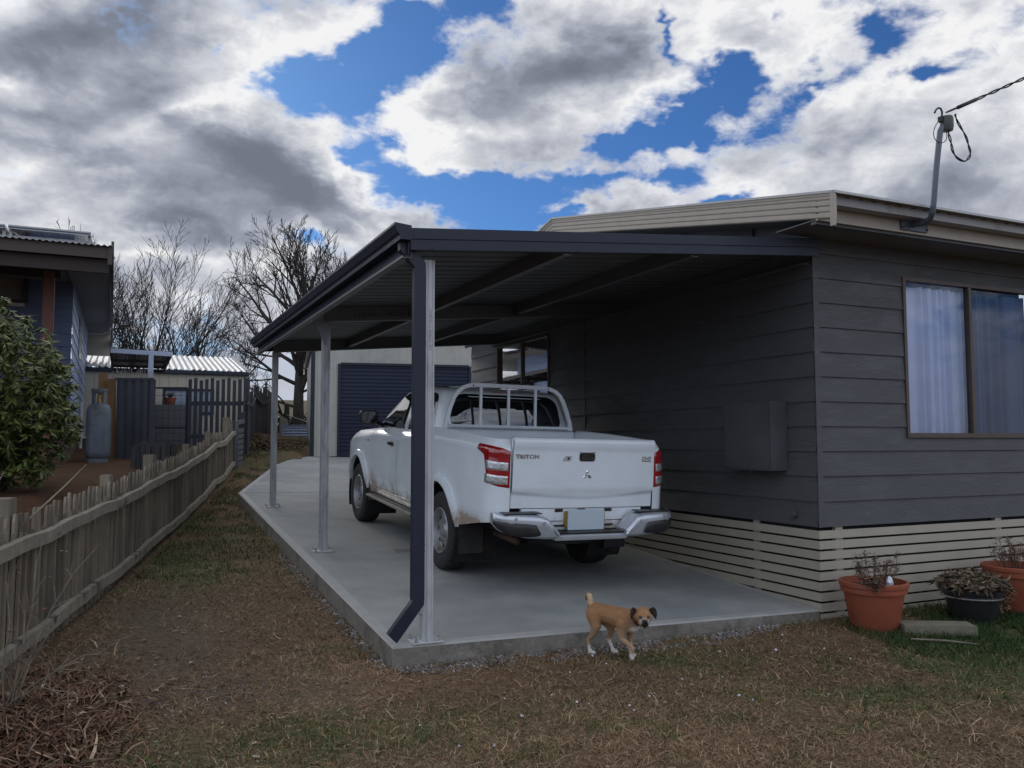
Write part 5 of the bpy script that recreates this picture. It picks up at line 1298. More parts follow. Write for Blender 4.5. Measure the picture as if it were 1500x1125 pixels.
# ------------------------------------------------------------------ service mast and cable on the house
def service_mast():
    R = empty('service_mast', (5.99, 4.96, 3.36)); off = -Vector(R.location); tag(R, 'bent galvanised mast on the house fascia holding the overhead power cable', 'service mast')
    gp = mat('dull_galvanised', (.10, .115, .145), .5, metal=.3, var=.2, vscale=25)
    mb = MB(); mb.box(5.90+off.x, 6.22+off.x, 4.955+off.y, 4.972+off.y, 3.305+off.z, 3.435+off.z); mb.build('fixing_plate', gp, R, bevel=.003)
    mb = MB()
    for x, z in ((5.92, 3.325), (5.92, 3.415), (6.20, 3.325), (6.2, 3.415)): mb.lathe([(.009, -.008), (.009, 0), (.0001, -.010)], (x+off.x, 4.955+off.y, z+off.z), 'y', 6)
    mb.build('plate_bolt', gp, R)
    pts = [(6.03, 4.96, 3.355), (6.03, 4.85, 3.345), (6.015, 4.77, 3.36), (5.995, 4.73, 3.40), (5.99, 4.715, 3.46), (6.03, 4.71, 3.75), (6.07, 4.70, 4.02), (6.085, 4.70, 4.09), (6.12, 4.70, 4.14), (6.15, 4.70, 4.16)]
    mb = MB(); mb.tube([Vector(p)+off for p in pts], .0235, 14); mb.build('pipe', gp, R, smooth=True, angle=50)
    bk = mat('cable_black', (.012, .012, .014), .55); ins = mat('insulator_dark', (.05, .055, .045), .5)
    mb = MB(); mb.lathe([(.0001, -.06), (.045, -.055), (.052, -.02), (.052, .05), (.045, .065), (.03, .07), (.0001, .07)], Vector((6.155, 4.69, 4.155))+off, 'z', 20); mb.build('cable_head', ins, R, smooth=True, angle=50)
    mb = MB(); mb.tube([Vector(p)+off for p in [(6.11, 4.70, 4.20), (6.115, 4.70, 4.26), (6.10, 4.70, 4.285), (6.07, 4.70, 4.285), (6.04, 4.70, 4.26), (6.025, 4.70, 4.235)]], .008, 8); mb.box(6.085+off.x, 6.135+off.x, 4.68+off.y, 4.72+off.y, 4.17+off.z, 4.215+off.z); mb.build('hook', bk, R, smooth=True, angle=50)
    def loop(c, ra, rb, a0, a1, tilt, r, n=24):
        out = []
        for t in np.linspace(a0, a1, n): x = ra*math.cos(t); z = rb*math.sin(t); out.append(Vector((c[0]+x*math.cos(tilt)-z*math.sin(tilt), c[1]+.01*math.sin(t*2), c[2]+x*math.sin(tilt)+z*math.cos(tilt)))+off)
        return out
    mb = MB(); mb.tube(loop((6.07, 4.685, 4.075), .075, .095, 1.9, 6.9, -.25, .004), .0035, 5); mb.build('small_cable_loop', bk, R, smooth=True)
    mb = MB()
    from_p = [(6.262, 4.69, 4.262), (6.31, 4.69, 4.17), (6.38, 4.68, 4.06), (6.41, 4.68, 3.98), (6.40, 4.68, 3.91), (6.35, 4.68, 3.865), (6.27, 4.68, 3.875), (6.20, 4.68, 3.94), (6.175, 4.68, 4.02), (6.175, 4.69, 4.10)]
    def smooth_pts(pp, k=6):
        pp = [Vector(p) for p in pp]; out = []
        for i in range(len(pp)-1):
            a, b_, c, d = pp[max(i-1, 0)], pp[i], pp[i+1], pp[min(i+2, len(pp)-1)]
            for t in np.linspace(0, 1, k, endpoint=False): out.append(.5*((2*b_)+(-a+c)*t+(2*a-5*b_+4*c-d)*t*t+(-a+3*b_-3*c+d)*t**3))
        return out+[pp[-1]]
    sp = smooth_pts(from_p)
    for ph in (0, 2.1): mb.tube([p+off+Vector((.007*math.cos(i*.5+ph), .007*math.sin(i*.5+ph), .004*math.cos(i*.4+ph))) for i, p in enumerate(sp)], .0052, 6)
    mb.build('large_cable_loop', bk, R, smooth=True)
    # overhead cable: twisted bundle rising out of frame
    mb = MB(); a = Vector((6.165, 4.70, 4.262)); b_ = Vector((9.6, 3.75, 6.35)); N = 420
    for ph in (0, PI):
        pts = []
        for i in range(N+1):
            t = i/N; p = a.lerp(b_, t); p.z -= .25*math.sin(PI*t)*.6; s = t*3.9; w = .009 if t > .03 else .003; pts.append(p+Vector((0, math.cos(s*22+ph)*w, math.sin(s*22+ph)*w)))
        mb.tube(pts, .0068, 5)
    mb.tube([a.lerp(b_, t)-Vector((0, 0, .15*math.sin(PI*t))) for t in (.03, .05, .08)], .016, 8)
    o = mb.build('overhead_cable', bk, None, smooth=True); tag(o, 'twisted black overhead power cable running from the mast to the upper right', 'cable')
service_mast()
# ------------------------------------------------------------------ vegetation
M_BARK = mat('grey_bark', (.038, .032, .028), .95, var=.35, vscale=4, bump=.5, bscale=12)
M_TWIG = mat('fine_twigs', (.030, .024, .021), .95, var=.3, vscale=3)
def branch(mbs, p, d, L, r, lvl, rr, up=.12, spread=.6, kids=(5, 5, 5), minr=.006, wob=.16):
    """recursive limb: mbs[0] trunk and limbs, mbs[1] twigs"""
    n = max(4, int(L/.28)) if lvl < 2 else 4
    if lvl == 0 and r > .15: wob = .05
    pts = [p.copy()]; rad = [r]; dirs = [d.copy()]; q = p.copy(); dd = d.copy()
    for i in range(n):
        dd = (dd+Vector((rr.gauss(0, wob), rr.gauss(0, wob), rr.gauss(0, wob)*.6+up*.5))*(.55)).normalized(); q = q+dd*(L/n); pts.append(q.copy()); dirs.append(dd.copy()); rad.append(max(minr, r*(1-.80*(i+1)/n)))
    mb = mbs[0] if lvl < 1 or r > .03 else mbs[1]
    mb.tube(pts, rad, 9 if r > .12 else (5 if r > .025 else 3), cap=False)
    if lvl >= len(kids): return
    k = kids[lvl]; k = int(k+rr.random())
    for j in range(k):
        t = .22+.78*(j+rr.random()*.8)/k; i = min(n-1, int(t*n)); b = pts[i].lerp(pts[i+1], t*n-i) if i < n else pts[-1]
        ax = dirs[i].orthogonal().normalized(); ax = Quaternion(dirs[i], rr.uniform(0, 2*PI)) @ ax; sp = spread*rr.uniform(.75, 1.25)
        nd = (dirs[i]*math.cos(sp)+ax*math.sin(sp)).normalized(); nd.z += up*.6; nd.normalize()
        branch(mbs, b, nd, L*rr.uniform(.40, .62)*(1.15-.5*t), max(minr, rad[i]*.62), lvl+1, rr, up, spread, kids, minr, wob)
def bare_tree(loc, h, seed, label, cat='tree', group=None, stems=1, r=.17, limbs=(), kids=(7, 6, 5, 4), lean=0.0, spread=.55, up=.2, fan=.0, minr=.010):
    R = empty('bare_tree', loc); tag(R, label, cat, group); rr = random.Random(seed); A = [MB(), MB()]
    for s in range(stems):
        a = 2*PI*s/max(1, stems)+rr.uniform(-.4, .4); d = Vector((math.cos(a)*fan, math.sin(a)*fan*.6, 1)).normalized() if stems > 1 else Vector((lean, 0, 1)).normalized()
        hh = h*rr.uniform(.78, 1.0) if s else h
        branch(A, Vector((math.cos(a)*.12*(stems > 1), math.sin(a)*.12*(stems > 1), -.15)), d, hh, r*(1 if stems == 1 else .62), 0, rr, up, spread, kids, minr, wob=.10)
    for (z, dx, dy, dz, L, rad) in limbs:
        branch(A, Vector((lean*z, 0, z)), Vector((dx, dy, dz)).normalized(), L, rad, 1, rr, up*.8, .6, kids, minr)
    A[0].build('trunk', M_BARK, R, smooth=True); A[1].build('twigs', M_TWIG, R, smooth=True); return R
def rxy(u, w):   # metres to the right / away as seen from the drive
    return (u*math.cos(YAW)+w*math.sin(YAW), -u*math.sin(YAW)+w*math.cos(YAW))
def dirr(u, w, z): x, y = rxy(u, w); return (x, y, z)
lm = []
for (z, u, w, dz, L, r_) in ((.9, -1, .2, .25, 2.2, .06), (1.4, 1, -.1, .45, 2.0, .05), (1.7, -1, -.3, .35, 2.8, .08), (2.3, -1, .3, .55, 3.4, .09), (2.6, .8, .5, .6, 2.4, .07), (3.0, -1, 0, .75, 3.6, .09), (3.4, 1, -.2, .8, 2.6, .06), (3.9, -.8, -.4, .9, 2.9, .08), (4.2, .5, .5, 1.2, 2.6, .07), (4.4, -.35, .3, 1.3, 3.0, .08), (2.0, .3, -1, .5, 2.2, .06), (1.9, .2, 1, .5, 2.2, .06)):
    x, y, q = dirr(u, w, dz); lm.append((z, x, y, q, L, r_))
bare_tree((5.66, 30.45, 1.85), 5.9, 21, 'big bare tree rising behind the carport gutter', stems=1, r=.22, limbs=lm, kids=(13, 7, 5, 4), up=.20, spread=.55, minr=.007)
x2, y2 = 5.66+.75, 30.45+.6
R2 = bare_tree((6.70, 30.0, 1.85), 5.3, 9, 'slimmer bare tree just right of the big bare tree', r=.10, kids=(12, 7, 5, 3), up=.22, spread=.50, lean=.0, minr=.007)
for i, (x, y, h, sd, st) in enumerate(((.20, 39.3, 7.6, 3, 5), (1.35, 38.8, 5.9, 14, 6), (2.45, 38.3, 5.2, 25, 6), (-.9, 39.6, 6.0, 36, 4))):
    bare_tree((x, y, 1.9), h, sd, ['tallest bare multi-stemmed tree beside the blue house roof', 'bare multi-stemmed tree in the middle of the left clump', 'bare spreading tree at the right end of the left clump', 'bare tree half hidden behind the blue house eaves'][i], group='bare trees behind the pergola', stems=st, r=.12, kids=(8, 6, 4), fan=.62, up=.12, spread=.50, minr=.008)
bare_tree((6.9, 62.0, 2.1), 5.4, 40, 'small distant bare tree over the paling fence', r=.10, kids=(8, 6, 4), up=.15, minr=.016)

def leaf_cloud(name, centers, n_leaf, size, cols, matn, parent=None, droop=.3, inner=None, seed=1, aspect=.32):
    """many small two-quad leaves; centers (N,3), returns object"""
    g = np.random.default_rng(seed); N = len(centers)*n_leaf; C = np.repeat(np.asarray(centers, float), n_leaf, 0)
    az = g.uniform(0, 2*PI, N); el = g.normal(-droop, .45, N); L = size*g.uniform(.7, 1.25, N)
    d = np.stack([np.cos(az)*np.cos(el), np.sin(az)*np.cos(el), np.sin(el)], 1); s = np.stack([-np.sin(az), np.cos(az), np.zeros(N)], 1); u = np.cross(s, d)
    tw = g.normal(0, .35, N)[:, None]; s = s*np.cos(tw)+u*np.sin(tw); w = (L*aspect/2)[:, None]; L = L[:, None]; bend = g.uniform(.05, .3, N)[:, None]*L
    b0 = C+d*L*.08; V = np.stack([b0, C+d*L*.5-s*w+u*bend*.2, C+d*L*.5+s*w+u*bend*.2, C+d*L-u*bend*.9], 1).reshape(-1, 3)
    i = np.arange(N)[:, None]*4; F = np.concatenate([i+np.array([[0, 1, 3]]), i+np.array([[0, 3, 2]])], 1).reshape(-1, 3)
    cols = np.asarray(cols); ci = g.integers(0, len(cols), N); c = cols[ci]*g.uniform(.75, 1.25, N)[:, None]; c = np.repeat(c, 4, 0)
    return np_mesh(name, V, F, matn, c, parent)
M_LEAF = attr_mat('leaf_green', .45, .45)
M_DRYLEAF = attr_mat('dry_leaf', .9, .2)
def big_bush():
    c0 = Vector((-1.32, 10.3, 1.97)); R = empty('leafy_bush', (-1.32, 10.3, .85)); tag(R, 'large dark green evergreen bush with drooping leaves behind the picket fence', 'bush')
    g = np.random.default_rng(4); cs = []
    lob = [(0, 0, .25, .78, .75), (-.55, .1, .35, .80, .85), (.28, -.05, .05, .62, .65), (.42, .0, -.25, .50, .55), (-.3, -.2, -.35, .85, .6), (-1.2, 0, .1, .8, .8), (.15, -.1, -.55, .6, .35), (-.1, -.1, .75, .40, .45), (-.5, 0, .85, .35, .4), (.62, -.1, -.05, .22, .3)]
    for (dx, dy, dz, rx, rz_) in lob:
        x, y = rxy(dx, dy); n = int(200*rx*rz_/.4)
        v = g.normal(size=(n, 3)); v /= np.linalg.norm(v, axis=1)[:, None]; rad = g.uniform(.55, 1.05, n)[:, None]**.6
        cs.append(np.array([x, y, c0.z-.85+dz])+v*rad*np.array([rx, rx, rz_]))
    cs = np.concatenate(cs); cs = cs+g.normal(0, .03, cs.shape)
    cs = cs[cs[:, 2] > -.1]
    leaf_cloud('foliage', cs, 13, .108, [(.105, .130, .034), (.075, .100, .024), (.145, .160, .050), (.050, .070, .018)], M_LEAF, R, .80, seed=5, aspect=.30)
    tips = cs[g.random(len(cs)) < .16]+np.array([0, 0, .04]); leaf_cloud('young_tips', tips, 4, .06, [(.12, .12, .055), (.14, .11, .06)], M_LEAF, R, -.4, seed=6)
    mb = MB(); rr = random.Random(2)
    for i in range(16):
        a = rr.uniform(0, 2*PI); k = rr.uniform(.2, .75); mb.tube([(rr.uniform(-.1, .1), rr.uniform(-.1, .1), -.3), (math.cos(a)*k*.4, math.sin(a)*k*.4, .4), (math.cos(a)*k, math.sin(a)*k, rr.uniform(.8, 1.7))], [.03, .022, .008], 6)
    mb.build('stems', M_BARK, R)
big_bush()
def hedge():
    g = np.random.default_rng(14)
    for k, (x, y, rx, rz_, lab) in enumerate(((9.0, 46, 2.4, 1.0, 'dark scrubby bush beside the garage behind the big bare tree'), (6.3, 48, 2.6, .85, 'dark scrubby bush behind the short timber post'))):
        v = g.normal(size=(520, 3)); v /= np.linalg.norm(v, axis=1)[:, None]; c = v*g.uniform(.4, 1.0, 520)[:, None]*np.array([rx, 1.2, rz_])*(1+.25*np.sin(v[:, :1]*7)); c[:, 2] = np.abs(c[:, 2])
        R = empty('scrub_bush', (x, y, 2.1)); tag(R, lab, 'bush', 'scrub bushes on the skyline'); leaf_cloud('foliage', c, 10, .24, [(.03, .03, .018), (.045, .042, .025), (.05, .035, .025)], M_LEAF, R, 0, seed=15+k, aspect=.5)
        mb = MB()
        for i in range(8): mb.tube([(0, 0, -.2), (rx*.5*math.cos(i*.8), .3*math.sin(i), rz_*.7)], [.06, .02], 5)
        mb.build('stems', M_BARK, R)
hedge()
# far wooded ridge on the horizon
def ridge():
    mb = MB(); xs = np.linspace(-260, 420, 160); G = []
    for x in xs:
        h = 10.5+5*float(vnoise(x*.012, 3.3, 8, 3))+.9*float(vnoise(x*.25, 1.1, 5, 3)); G.append([(x, 480, 0), (x, 500, h*.8), (x, 520, h), (x, 560, 0)])
    mb.grid(G); o = mb.build('hills', mat('far_hill', (.055, .065, .075), .95, var=.35, vscale=.05), smooth=True); tag(o, kind='structure')
ridge()

# ------------------------------------------------------------------ grass, litter, gravel
def blades(name, X, Y, L, wid, col, flat, label, matn, seed=3, zoff=-.004, curl=.6):
    g = np.random.default_rng(seed); N = len(X); Z = ground_z(X, Y)+zoff; az = g.uniform(0, 2*PI, N); el = np.clip(g.normal(flat, .28, N), .02, 1.4)
    d = np.stack([np.cos(az)*np.cos(el), np.sin(az)*np.cos(el), np.sin(el)], 1); s = np.stack([-np.sin(az), np.cos(az), g.normal(0, .3, N)], 1); P = np.stack([X, Y, Z], 1)
    L = L[:, None]; w = (wid*g.uniform(.6, 1.3, N))[:, None]/2; cv = g.normal(0, curl, N)[:, None]*s
    d2 = d+cv*.55; d2[:, 2] -= .35*np.abs(g.normal(size=N)); d3 = d+cv; d3[:, 2] -= .6*np.abs(g.normal(size=N))
    m1 = P+d*L*.45; m2 = m1+d2*L*.35; m3 = m2+d3*L*.25
    for q in (m1, m2, m3): q[:, 2] = np.maximum(q[:, 2], Z+.003)
    V = np.stack([P-s*w, P+s*w, m1+s*w*.9, m1-s*w*.9, m2+s*w*.6, m2-s*w*.6, m3], 1).reshape(-1, 3); i = np.arange(N)[:, None]*7
    F = np.concatenate([i+np.array([[0, 1, 2]]), i+np.array([[0, 2, 3]]), i+np.array([[3, 2, 4]]), i+np.array([[3, 4, 5]]), i+np.array([[5, 4, 6]])], 1).reshape(-1, 3)
    o = np_mesh(name, V, F, matn, np.repeat(col, 7, 0)); tag(o, label, kind='stuff'); return o
M_BLADE = attr_mat('grass_blade', .85, .2)
def sample_ground(n, seed, dmin=2.2, dmax=16):
    """denser near the viewpoint's end of the yard, only where the yard is open"""
    g = np.random.default_rng(seed); az = g.uniform(math.radians(-12), math.radians(62), n*3); D = dmin*np.exp(g.uniform(0, math.log(dmax/dmin), n*3)); X = D*np.sin(az); Y = D*np.cos(az)
    ok = (~in_slab(X, Y, -.01)) & (X > fence_x(Y)+.0) & ~((X > HX-.05) & (Y > HY-.02)) & (Y > 2.0); X, Y = X[ok][:n], Y[ok][:n]; return X, Y, g
def grass():
    X, Y, g = sample_ground(300000, 31); gr, di, gy, n, n2 = patches(X, Y)
    keep = g.random(len(X)) < np.clip(1.15-.95*di-.55*gy+.3*gr, .05, 1)*np.clip(.35+1.1*n2, 0, 1); X, Y, gr, gy, n = X[keep], Y[keep], gr[keep], gy[keep], n[keep]
    N = len(X); isg = g.random(N) < gr*.85
    dry = np.array([(.29, .190, .108), (.21, .132, .075), (.37, .260, .155), (.14, .088, .052)])[g.integers(0, 4, N)]; grn = np.array([(.085, .120, .034), (.060, .090, .026), (.13, .15, .055)])[g.integers(0, 3, N)]
    col = np.where(isg[:, None], grn, dry)*g.uniform(.7, 1.25, N)[:, None]*(.55+.6*n[:, None])
    D = np.hypot(X, Y); L = np.where(isg, g.uniform(.02, .060, N), g.uniform(.02, .075, N)); wid = .0018+.00045*D
    flat = np.where(isg, .75, .32)
    blades('grass', X, Y, L, wid, col, flat, 'short dry brown and green winter grass over the yard', M_BLADE)
    g = np.random.default_rng(79); X, Y, g = sample_ground(9000, 80, 2.4, 9); gr, di, gy, n, n2 = patches(X, Y); k = g.random(len(X)) < np.clip(1-.8*di, 0, 1); X, Y = X[k], Y[k]; N = len(X)
    col = np.array([(.46, .34, .21), (.36, .25, .15), (.28, .18, .10)])[g.integers(0, 3, N)]*g.uniform(.8, 1.2, N)[:, None]
    blades('straw', X, Y, g.uniform(.05, .13, N), .0036, col, np.full(N, .15), 'long pale straw strands lying across the yard', M_BLADE, 12, curl=.9)
    # longer, greener tufts against the right-hand pots
    g = np.random.default_rng(77); N = 26000; X = g.normal(6.5, .95, N); Y = g.normal(4.62, .42, N); ok = (Y < HY-.03) & (X > 5.25) & (vnoise(X*3, Y*3, 12, 3) > .36); X, Y = X[ok], Y[ok]; N = len(X)
    col = np.array([(.040, .072, .022), (.030, .055, .018), (.06, .085, .03)])[g.integers(0, 3, N)]*g.uniform(.7, 1.2, N)[:, None]
    blades('lawn', X, Y, g.uniform(.04, .095, N), .0042, col, np.full(N, .95), 'longer green grass around the flower pots by the house', M_BLADE, 8)
    # green verge by the fence further back
    N = 22000; Y = g.uniform(8.5, 24, N); X = fence_x(Y)+.1+g.random(N)**1.3*1.5; ok = ~in_slab(X, Y, .02) & (vnoise(X*2, Y*2, 17, 3) > .42); X, Y = X[ok], Y[ok]; N = len(X)
    col = np.array([(.05, .075, .024), (.04, .055, .02), (.11, .10, .05)])[g.integers(0, 3, N)]*g.uniform(.7, 1.2, N)[:, None]
    blades('verge_grass', X, Y, g.uniform(.03, .08, N), .007, col, np.full(N, .8), 'green grass growing along the foot of the picket fence', M_BLADE, 9)
grass()
def straw_clump():
    g = np.random.default_rng(41); N = 5200; u = g.normal(0, 1, N); v = g.normal(0, 1, N); X = -.42+u*.24; Y = 5.15+v*.42; ok = (X < .10+.1*g.random(N)) & (X > fence_x(Y)+.02) ; X, Y = X[ok], Y[ok]; N = len(X)
    h = .08*np.exp(-((X+.45)/.28)**2-((Y-5.1)/.55)**2)*g.random(N)
    col = np.array([(.17, .090, .055), (.115, .062, .042), (.26, .165, .105), (.42, .31, .21), (.075, .043, .033)])[g.choice(5, N, p=[.33, .28, .2, .07, .12])]*g.uniform(.75, 1.2, N)[:, None]
    blades('dead_leaf_clump', X, Y, g.uniform(.06, .17, N), .0125, col, np.full(N, .35), 'mound of dead brown strap leaves at the foot of the picket fence', M_DRYLEAF, 6, zoff=h, curl=.9)
straw_clump()
def leaf_litter():
    g = np.random.default_rng(51); N = 520; X = np.concatenate([g.normal(.15, .55, N//2), g.uniform(-.5, 5, N//2)]); Y = np.concatenate([g.normal(5.5, 1.0, N//2), g.uniform(2.8, 5.2, N//2)]); ok = (X > fence_x(Y)+.03) & ~in_slab(X, Y, 0); X, Y = X[ok], Y[ok]; N = len(X); Z = ground_z(X, Y)+.012
    az = g.uniform(0, 2*PI, N); s = g.uniform(.008, .022, N)*np.where(X < .9, 1.1, .75); V = []; F = []; k = 0; cl = []
    base = [(-1, 0, .1), (-.5, -.5, .45), (.1, -.55, .2), (.7, -.25, .5), (1.1, 0, .15), (.7, .3, .45), (.1, .5, .1), (-.5, .45, .5), (0, 0, 0)]
    for i in range(N):
        ca, sa = math.cos(az[i]), math.sin(az[i])
        for (a, b_, c) in base: a *= s[i]*(1+.3*g.normal()); b_ *= s[i]; V.append((X[i]+a*ca-b_*sa, Y[i]+a*sa+b_*ca, Z[i]+c*s[i]*g.uniform(.3, 1.2)))
        for j in range(8): F.append((k+j, k+(j+1) % 8, k+8))
        k += 9; c = [(.24, .18, .125), (.17, .12, .085), (.32, .27, .21), (.12, .075, .05)][g.integers(0, 4)]; cl += [c]*9
    o = np_mesh('leaf_litter', np.array(V), np.array(F), M_DRYLEAF, np.array(cl)); tag(o, 'fallen dry leaves scattered over the grass', kind='stuff')
leaf_litter()
def stones(name, X, Y, S, cols, label, seed=2, bury=.3, z=None):
    g = np.random.default_rng(seed); t = (1+5**.5)/2; iv = np.array([(-1, t, 0), (1, t, 0), (-1, -t, 0), (1, -t, 0), (0, -1, t), (0, 1, t), (0, -1, -t), (0, 1, -t), (t, 0, -1), (t, 0, 1), (-t, 0, -1), (-t, 0, 1)])/1.9
    f = np.array([(0, 11, 5), (0, 5, 1), (0, 1, 7), (0, 7, 10), (0, 10, 11), (1, 5, 9), (5, 11, 4), (11, 10, 2), (10, 7, 6), (7, 1, 8), (3, 9, 4), (3, 4, 2), (3, 2, 6), (3, 6, 8), (3, 8, 9), (4, 9, 5), (2, 4, 11), (6, 2, 10), (8, 6, 7), (9, 8, 1)])
    N = len(X); Z = ground_z(X, Y) if z is None else z; V = iv[None]*(1+.28*g.normal(size=(N, 12, 1)))*S[:, None, None]*g.uniform(.55, 1.1, (N, 1, 3)); a = g.uniform(0, PI, N); ca, sa = np.cos(a)[:, None], np.sin(a)[:, None]
    V = np.stack([V[..., 0]*ca-V[..., 1]*sa+X[:, None], V[..., 0]*sa+V[..., 1]*ca+Y[:, None], V[..., 2]*.8+(Z+S*(.5-bury))[:, None]], -1).reshape(-1, 3)
    F = (np.arange(N)[:, None, None]*12+f[None]).reshape(-1, 3); c = np.asarray(cols)[g.integers(0, len(cols), N)]*g.uniform(.7, 1.25, N)[:, None]
    o = np_mesh(name, V, F, attr_mat(name+'_stone', .9, .3), np.repeat(c, 12, 0)); tag(o, label, kind='stuff'); return o
def gravel():
    g = np.random.default_rng(61); N = 6500; X = g.uniform(1.66, 4.9, N); wd = np.interp(X, [1.6, 2.2, 2.8, 3.2, 4.1, 4.6, 4.9], [.10, .13, .15, .16, .17, .10, .03]); Y = HY-.012-np.abs(g.normal(0, .70, N))*wd; 
    k = vnoise(X*3.5, Y*9, 44, 3) > np.interp(X, [1.6, 2.6, 2.9, 3.2, 4.9], [.36, .40, .52, .36, .34]); X, Y = X[k], Y[k]; N = len(X); S = g.uniform(.004, .014, N)
    N2 = 900; Y2 = g.uniform(5.45, 9.5, N2); X2 = 1.63-np.abs(g.normal(0, .045, N2)); X = np.concatenate([X, X2]); Y = np.concatenate([Y, Y2]); S = np.concatenate([S, g.uniform(.005, .016, N2)])
    stones('gravel', X, Y, S, [(.22, .22, .225), (.15, .15, .155), (.32, .32, .32), (.10, .095, .09), (.17, .13, .10), (.12, .08, .055)], 'grey crushed rock along the edges of the concrete drive')
    N = 260; X = g.normal(.55, .22, N); Y = g.normal(5.35, .14, N); stones('loose_gravel', X, Y, g.uniform(.003, .008, N), [(.17, .17, .17), (.11, .11, .115)], 'patch of fine grey gravel in the grass by the fence', 5)
    N = 220; X = g.normal(3.55, 1.0, N); Y = g.normal(4.5, .5, N); stones('paint_flakes', X[:34], Y[:34], g.uniform(.005, .012, 34), [(.75, .77, .80), (.62, .64, .68)], 'scattered white paint flakes and paper bits on the grass', 6, 0)
gravel()
def soil_mound():
    g = np.random.default_rng(66); N = 1400; X = g.normal(3.05, .42, N); Y = g.normal(21.6, .55, N); S = g.uniform(.015, .06, N); h = .26*np.exp(-((X-3.05)/.5)**2-((Y-21.6)/.7)**2)
    stones('soil_heap', X, Y, S, [(.085, .042, .028), (.065, .035, .025), (.11, .06, .04), (.05, .055, .025)], 'low heap of reddish soil clods on the grass beside the garage', 7, .2, ground_z(X, Y)+h)
soil_mound()
def bare_shrub():
    R = empty('bare_shrub', (-.52, 5.35, .05)); tag(R, 'leafless twiggy shrub in front of the near end of the picket fence', 'shrub'); rr = random.Random(17); mb = MB()
    C = Vector(R.location)
    for (u, w, z) in ((.02, .0, .30), (.30, .05, .62), (.34, .1, .22), (.55, -.05, .34), (-.1, .1, .75), (.14, 0, .95), (.42, .1, .90), (.22, -.1, .45), (-.25, 0, .5), (.05, .15, .6), (.30, 0, .10)):
        x, y = rxy(u, w); tip = Vector((x, y, z)); p = [Vector((rr.uniform(-.06, .06), rr.uniform(-.06, .06), 0))]
        for t in (.25, .5, .75, 1): p.append(p[0].lerp(tip, t)+Vector((rr.gauss(0, .015), rr.gauss(0, .015), .10*math.sin(PI*t)+rr.gauss(0, .01))))
        mb.tube(p, [.0055, .0048, .004, .003, .0016], 5)
        for j in range(6):
            i = rr.randrange(1, 4); b_ = p[i].lerp(p[i+1], rr.random()); d = (p[i+1]-p[i]).normalized(); k = Vector((rr.gauss(0, 1), rr.gauss(0, 1), rr.gauss(.3, .8))).normalized(); e = b_+(d*.6+k*.7)*rr.uniform(.06, .20); mb.tube([b_, b_.lerp(e, .5)+Vector((0, 0, .01)), e], [.0028, .002, .001], 4)
    mb.build('twigs', mat('pale_twig', (.20, .165, .125), .85, var=.35, vscale=9), R)
    cs = np.array([(rr.uniform(-.1, .35), rr.uniform(-.05, .1), rr.uniform(.1, .9)) for _ in range(26)]); leaf_cloud('withered_leaves', cs, 1, .03, [(.16, .07, .04), (.22, .15, .09)], M_DRYLEAF, R, .4, seed=3, aspect=.5)
bare_shrub()
def cane(pts, label):
    mb = MB(); mb.tube(pts, [.006]*(len(pts)-1)+[.002], 5)
    for i in range(1, len(pts)): mb.lathe([(.0001, -.007), (.008, 0), (.0001, .007)], pts[i], n=6)
    o = mb.build('bare_cane', mat('pale_twig', (.2, .165, .125)), None); tag(o, label, 'stem', 'bare canes over the fence')
cane([(-.75, 6.1, .75), (-.55, 6.3, 1.02), (-.36, 6.5, 1.22), (-.24, 6.65, 1.36)], 'long bare cane leaning up to the right over the picket fence')
cane([(-.85, 6.2, .7), (-.80, 6.25, 1.05), (-.74, 6.3, 1.24), (-.70, 6.32, 1.32)], 'short knobbly bare cane at the left edge over the picket fence')

# ------------------------------------------------------------------ pots by the skirting
flower_pot(5.56, 5.055, -.01, .255, .405, M_TERRA, 'nearest terracotta pot with dead stalks, left of the stone block', 'terracotta pots by the skirting')
flower_pot(7.27, 5.02, .0, .27, .42, M_TERRA, 'terracotta pot at the right edge behind the black pot', 'terracotta pots by the skirting')
def black_pot():
    o = flower_pot(6.56, 4.93, -.02, .235, .30, mat('black_glaze', (.022, .023, .026), .35, var=.2, vscale=8, coat=.3), 'black pot with a silver band full of withered brown leaves', None, 'metal_planter', .18)
    mb = MB(); mb.lathe([(.240, .235), (.243, .235), (.243, .247), (.240, .247)], n=56); mb.build('rim_band', mat('bright_band', (.6, .62, .65), .25, metal=.9), o)
    return o
black_pot()
def stalks(x, y, z, n, h, sp, label, seed, col, heads=True):
    R = empty('dead_plant', (x, y, z)); tag(R, label, 'dead plant', 'dead plants in the pots'); rr = random.Random(seed); mb = MB(); cs = []
    for i in range(n):
        a = rr.uniform(0, 2*PI); k = rr.uniform(.2, 1)*sp; b0 = Vector((math.cos(a)*k*.55, math.sin(a)*k*.55, 0)); hh = h*rr.uniform(.4, 1.0); t = b0+Vector((math.cos(a)*k*.4+rr.gauss(0, .03), math.sin(a)*k*.3, hh)); m = b0.lerp(t, .5)+Vector((rr.gauss(0, .012), rr.gauss(0, .012), 0)); mb.tube([b0, m, t], [.0032, .0026, .0012], 4)
        for j in range(7): q = m.lerp(t, rr.random()); cs.append(q+Vector((rr.gauss(0, .012), rr.gauss(0, .012), 0))); e = q+Vector((rr.gauss(0, .03), rr.gauss(0, .03), rr.uniform(0, .04))); mb.tube([q, e], [.0016, .0009], 3)
    mb.build('stalks', mat('dead_stalk', (.075, .055, .042), .9, var=.3), R); leaf_cloud('seed_heads', np.array(cs), 4, .020, col, M_DRYLEAF, R, 0, seed=seed, aspect=.6); return R
stalks(5.56, 5.055, .345, 28, .30, .24, 'thin dead stalks standing in the nearest terracotta pot', 3, [(.14, .09, .06), (.20, .13, .085)])
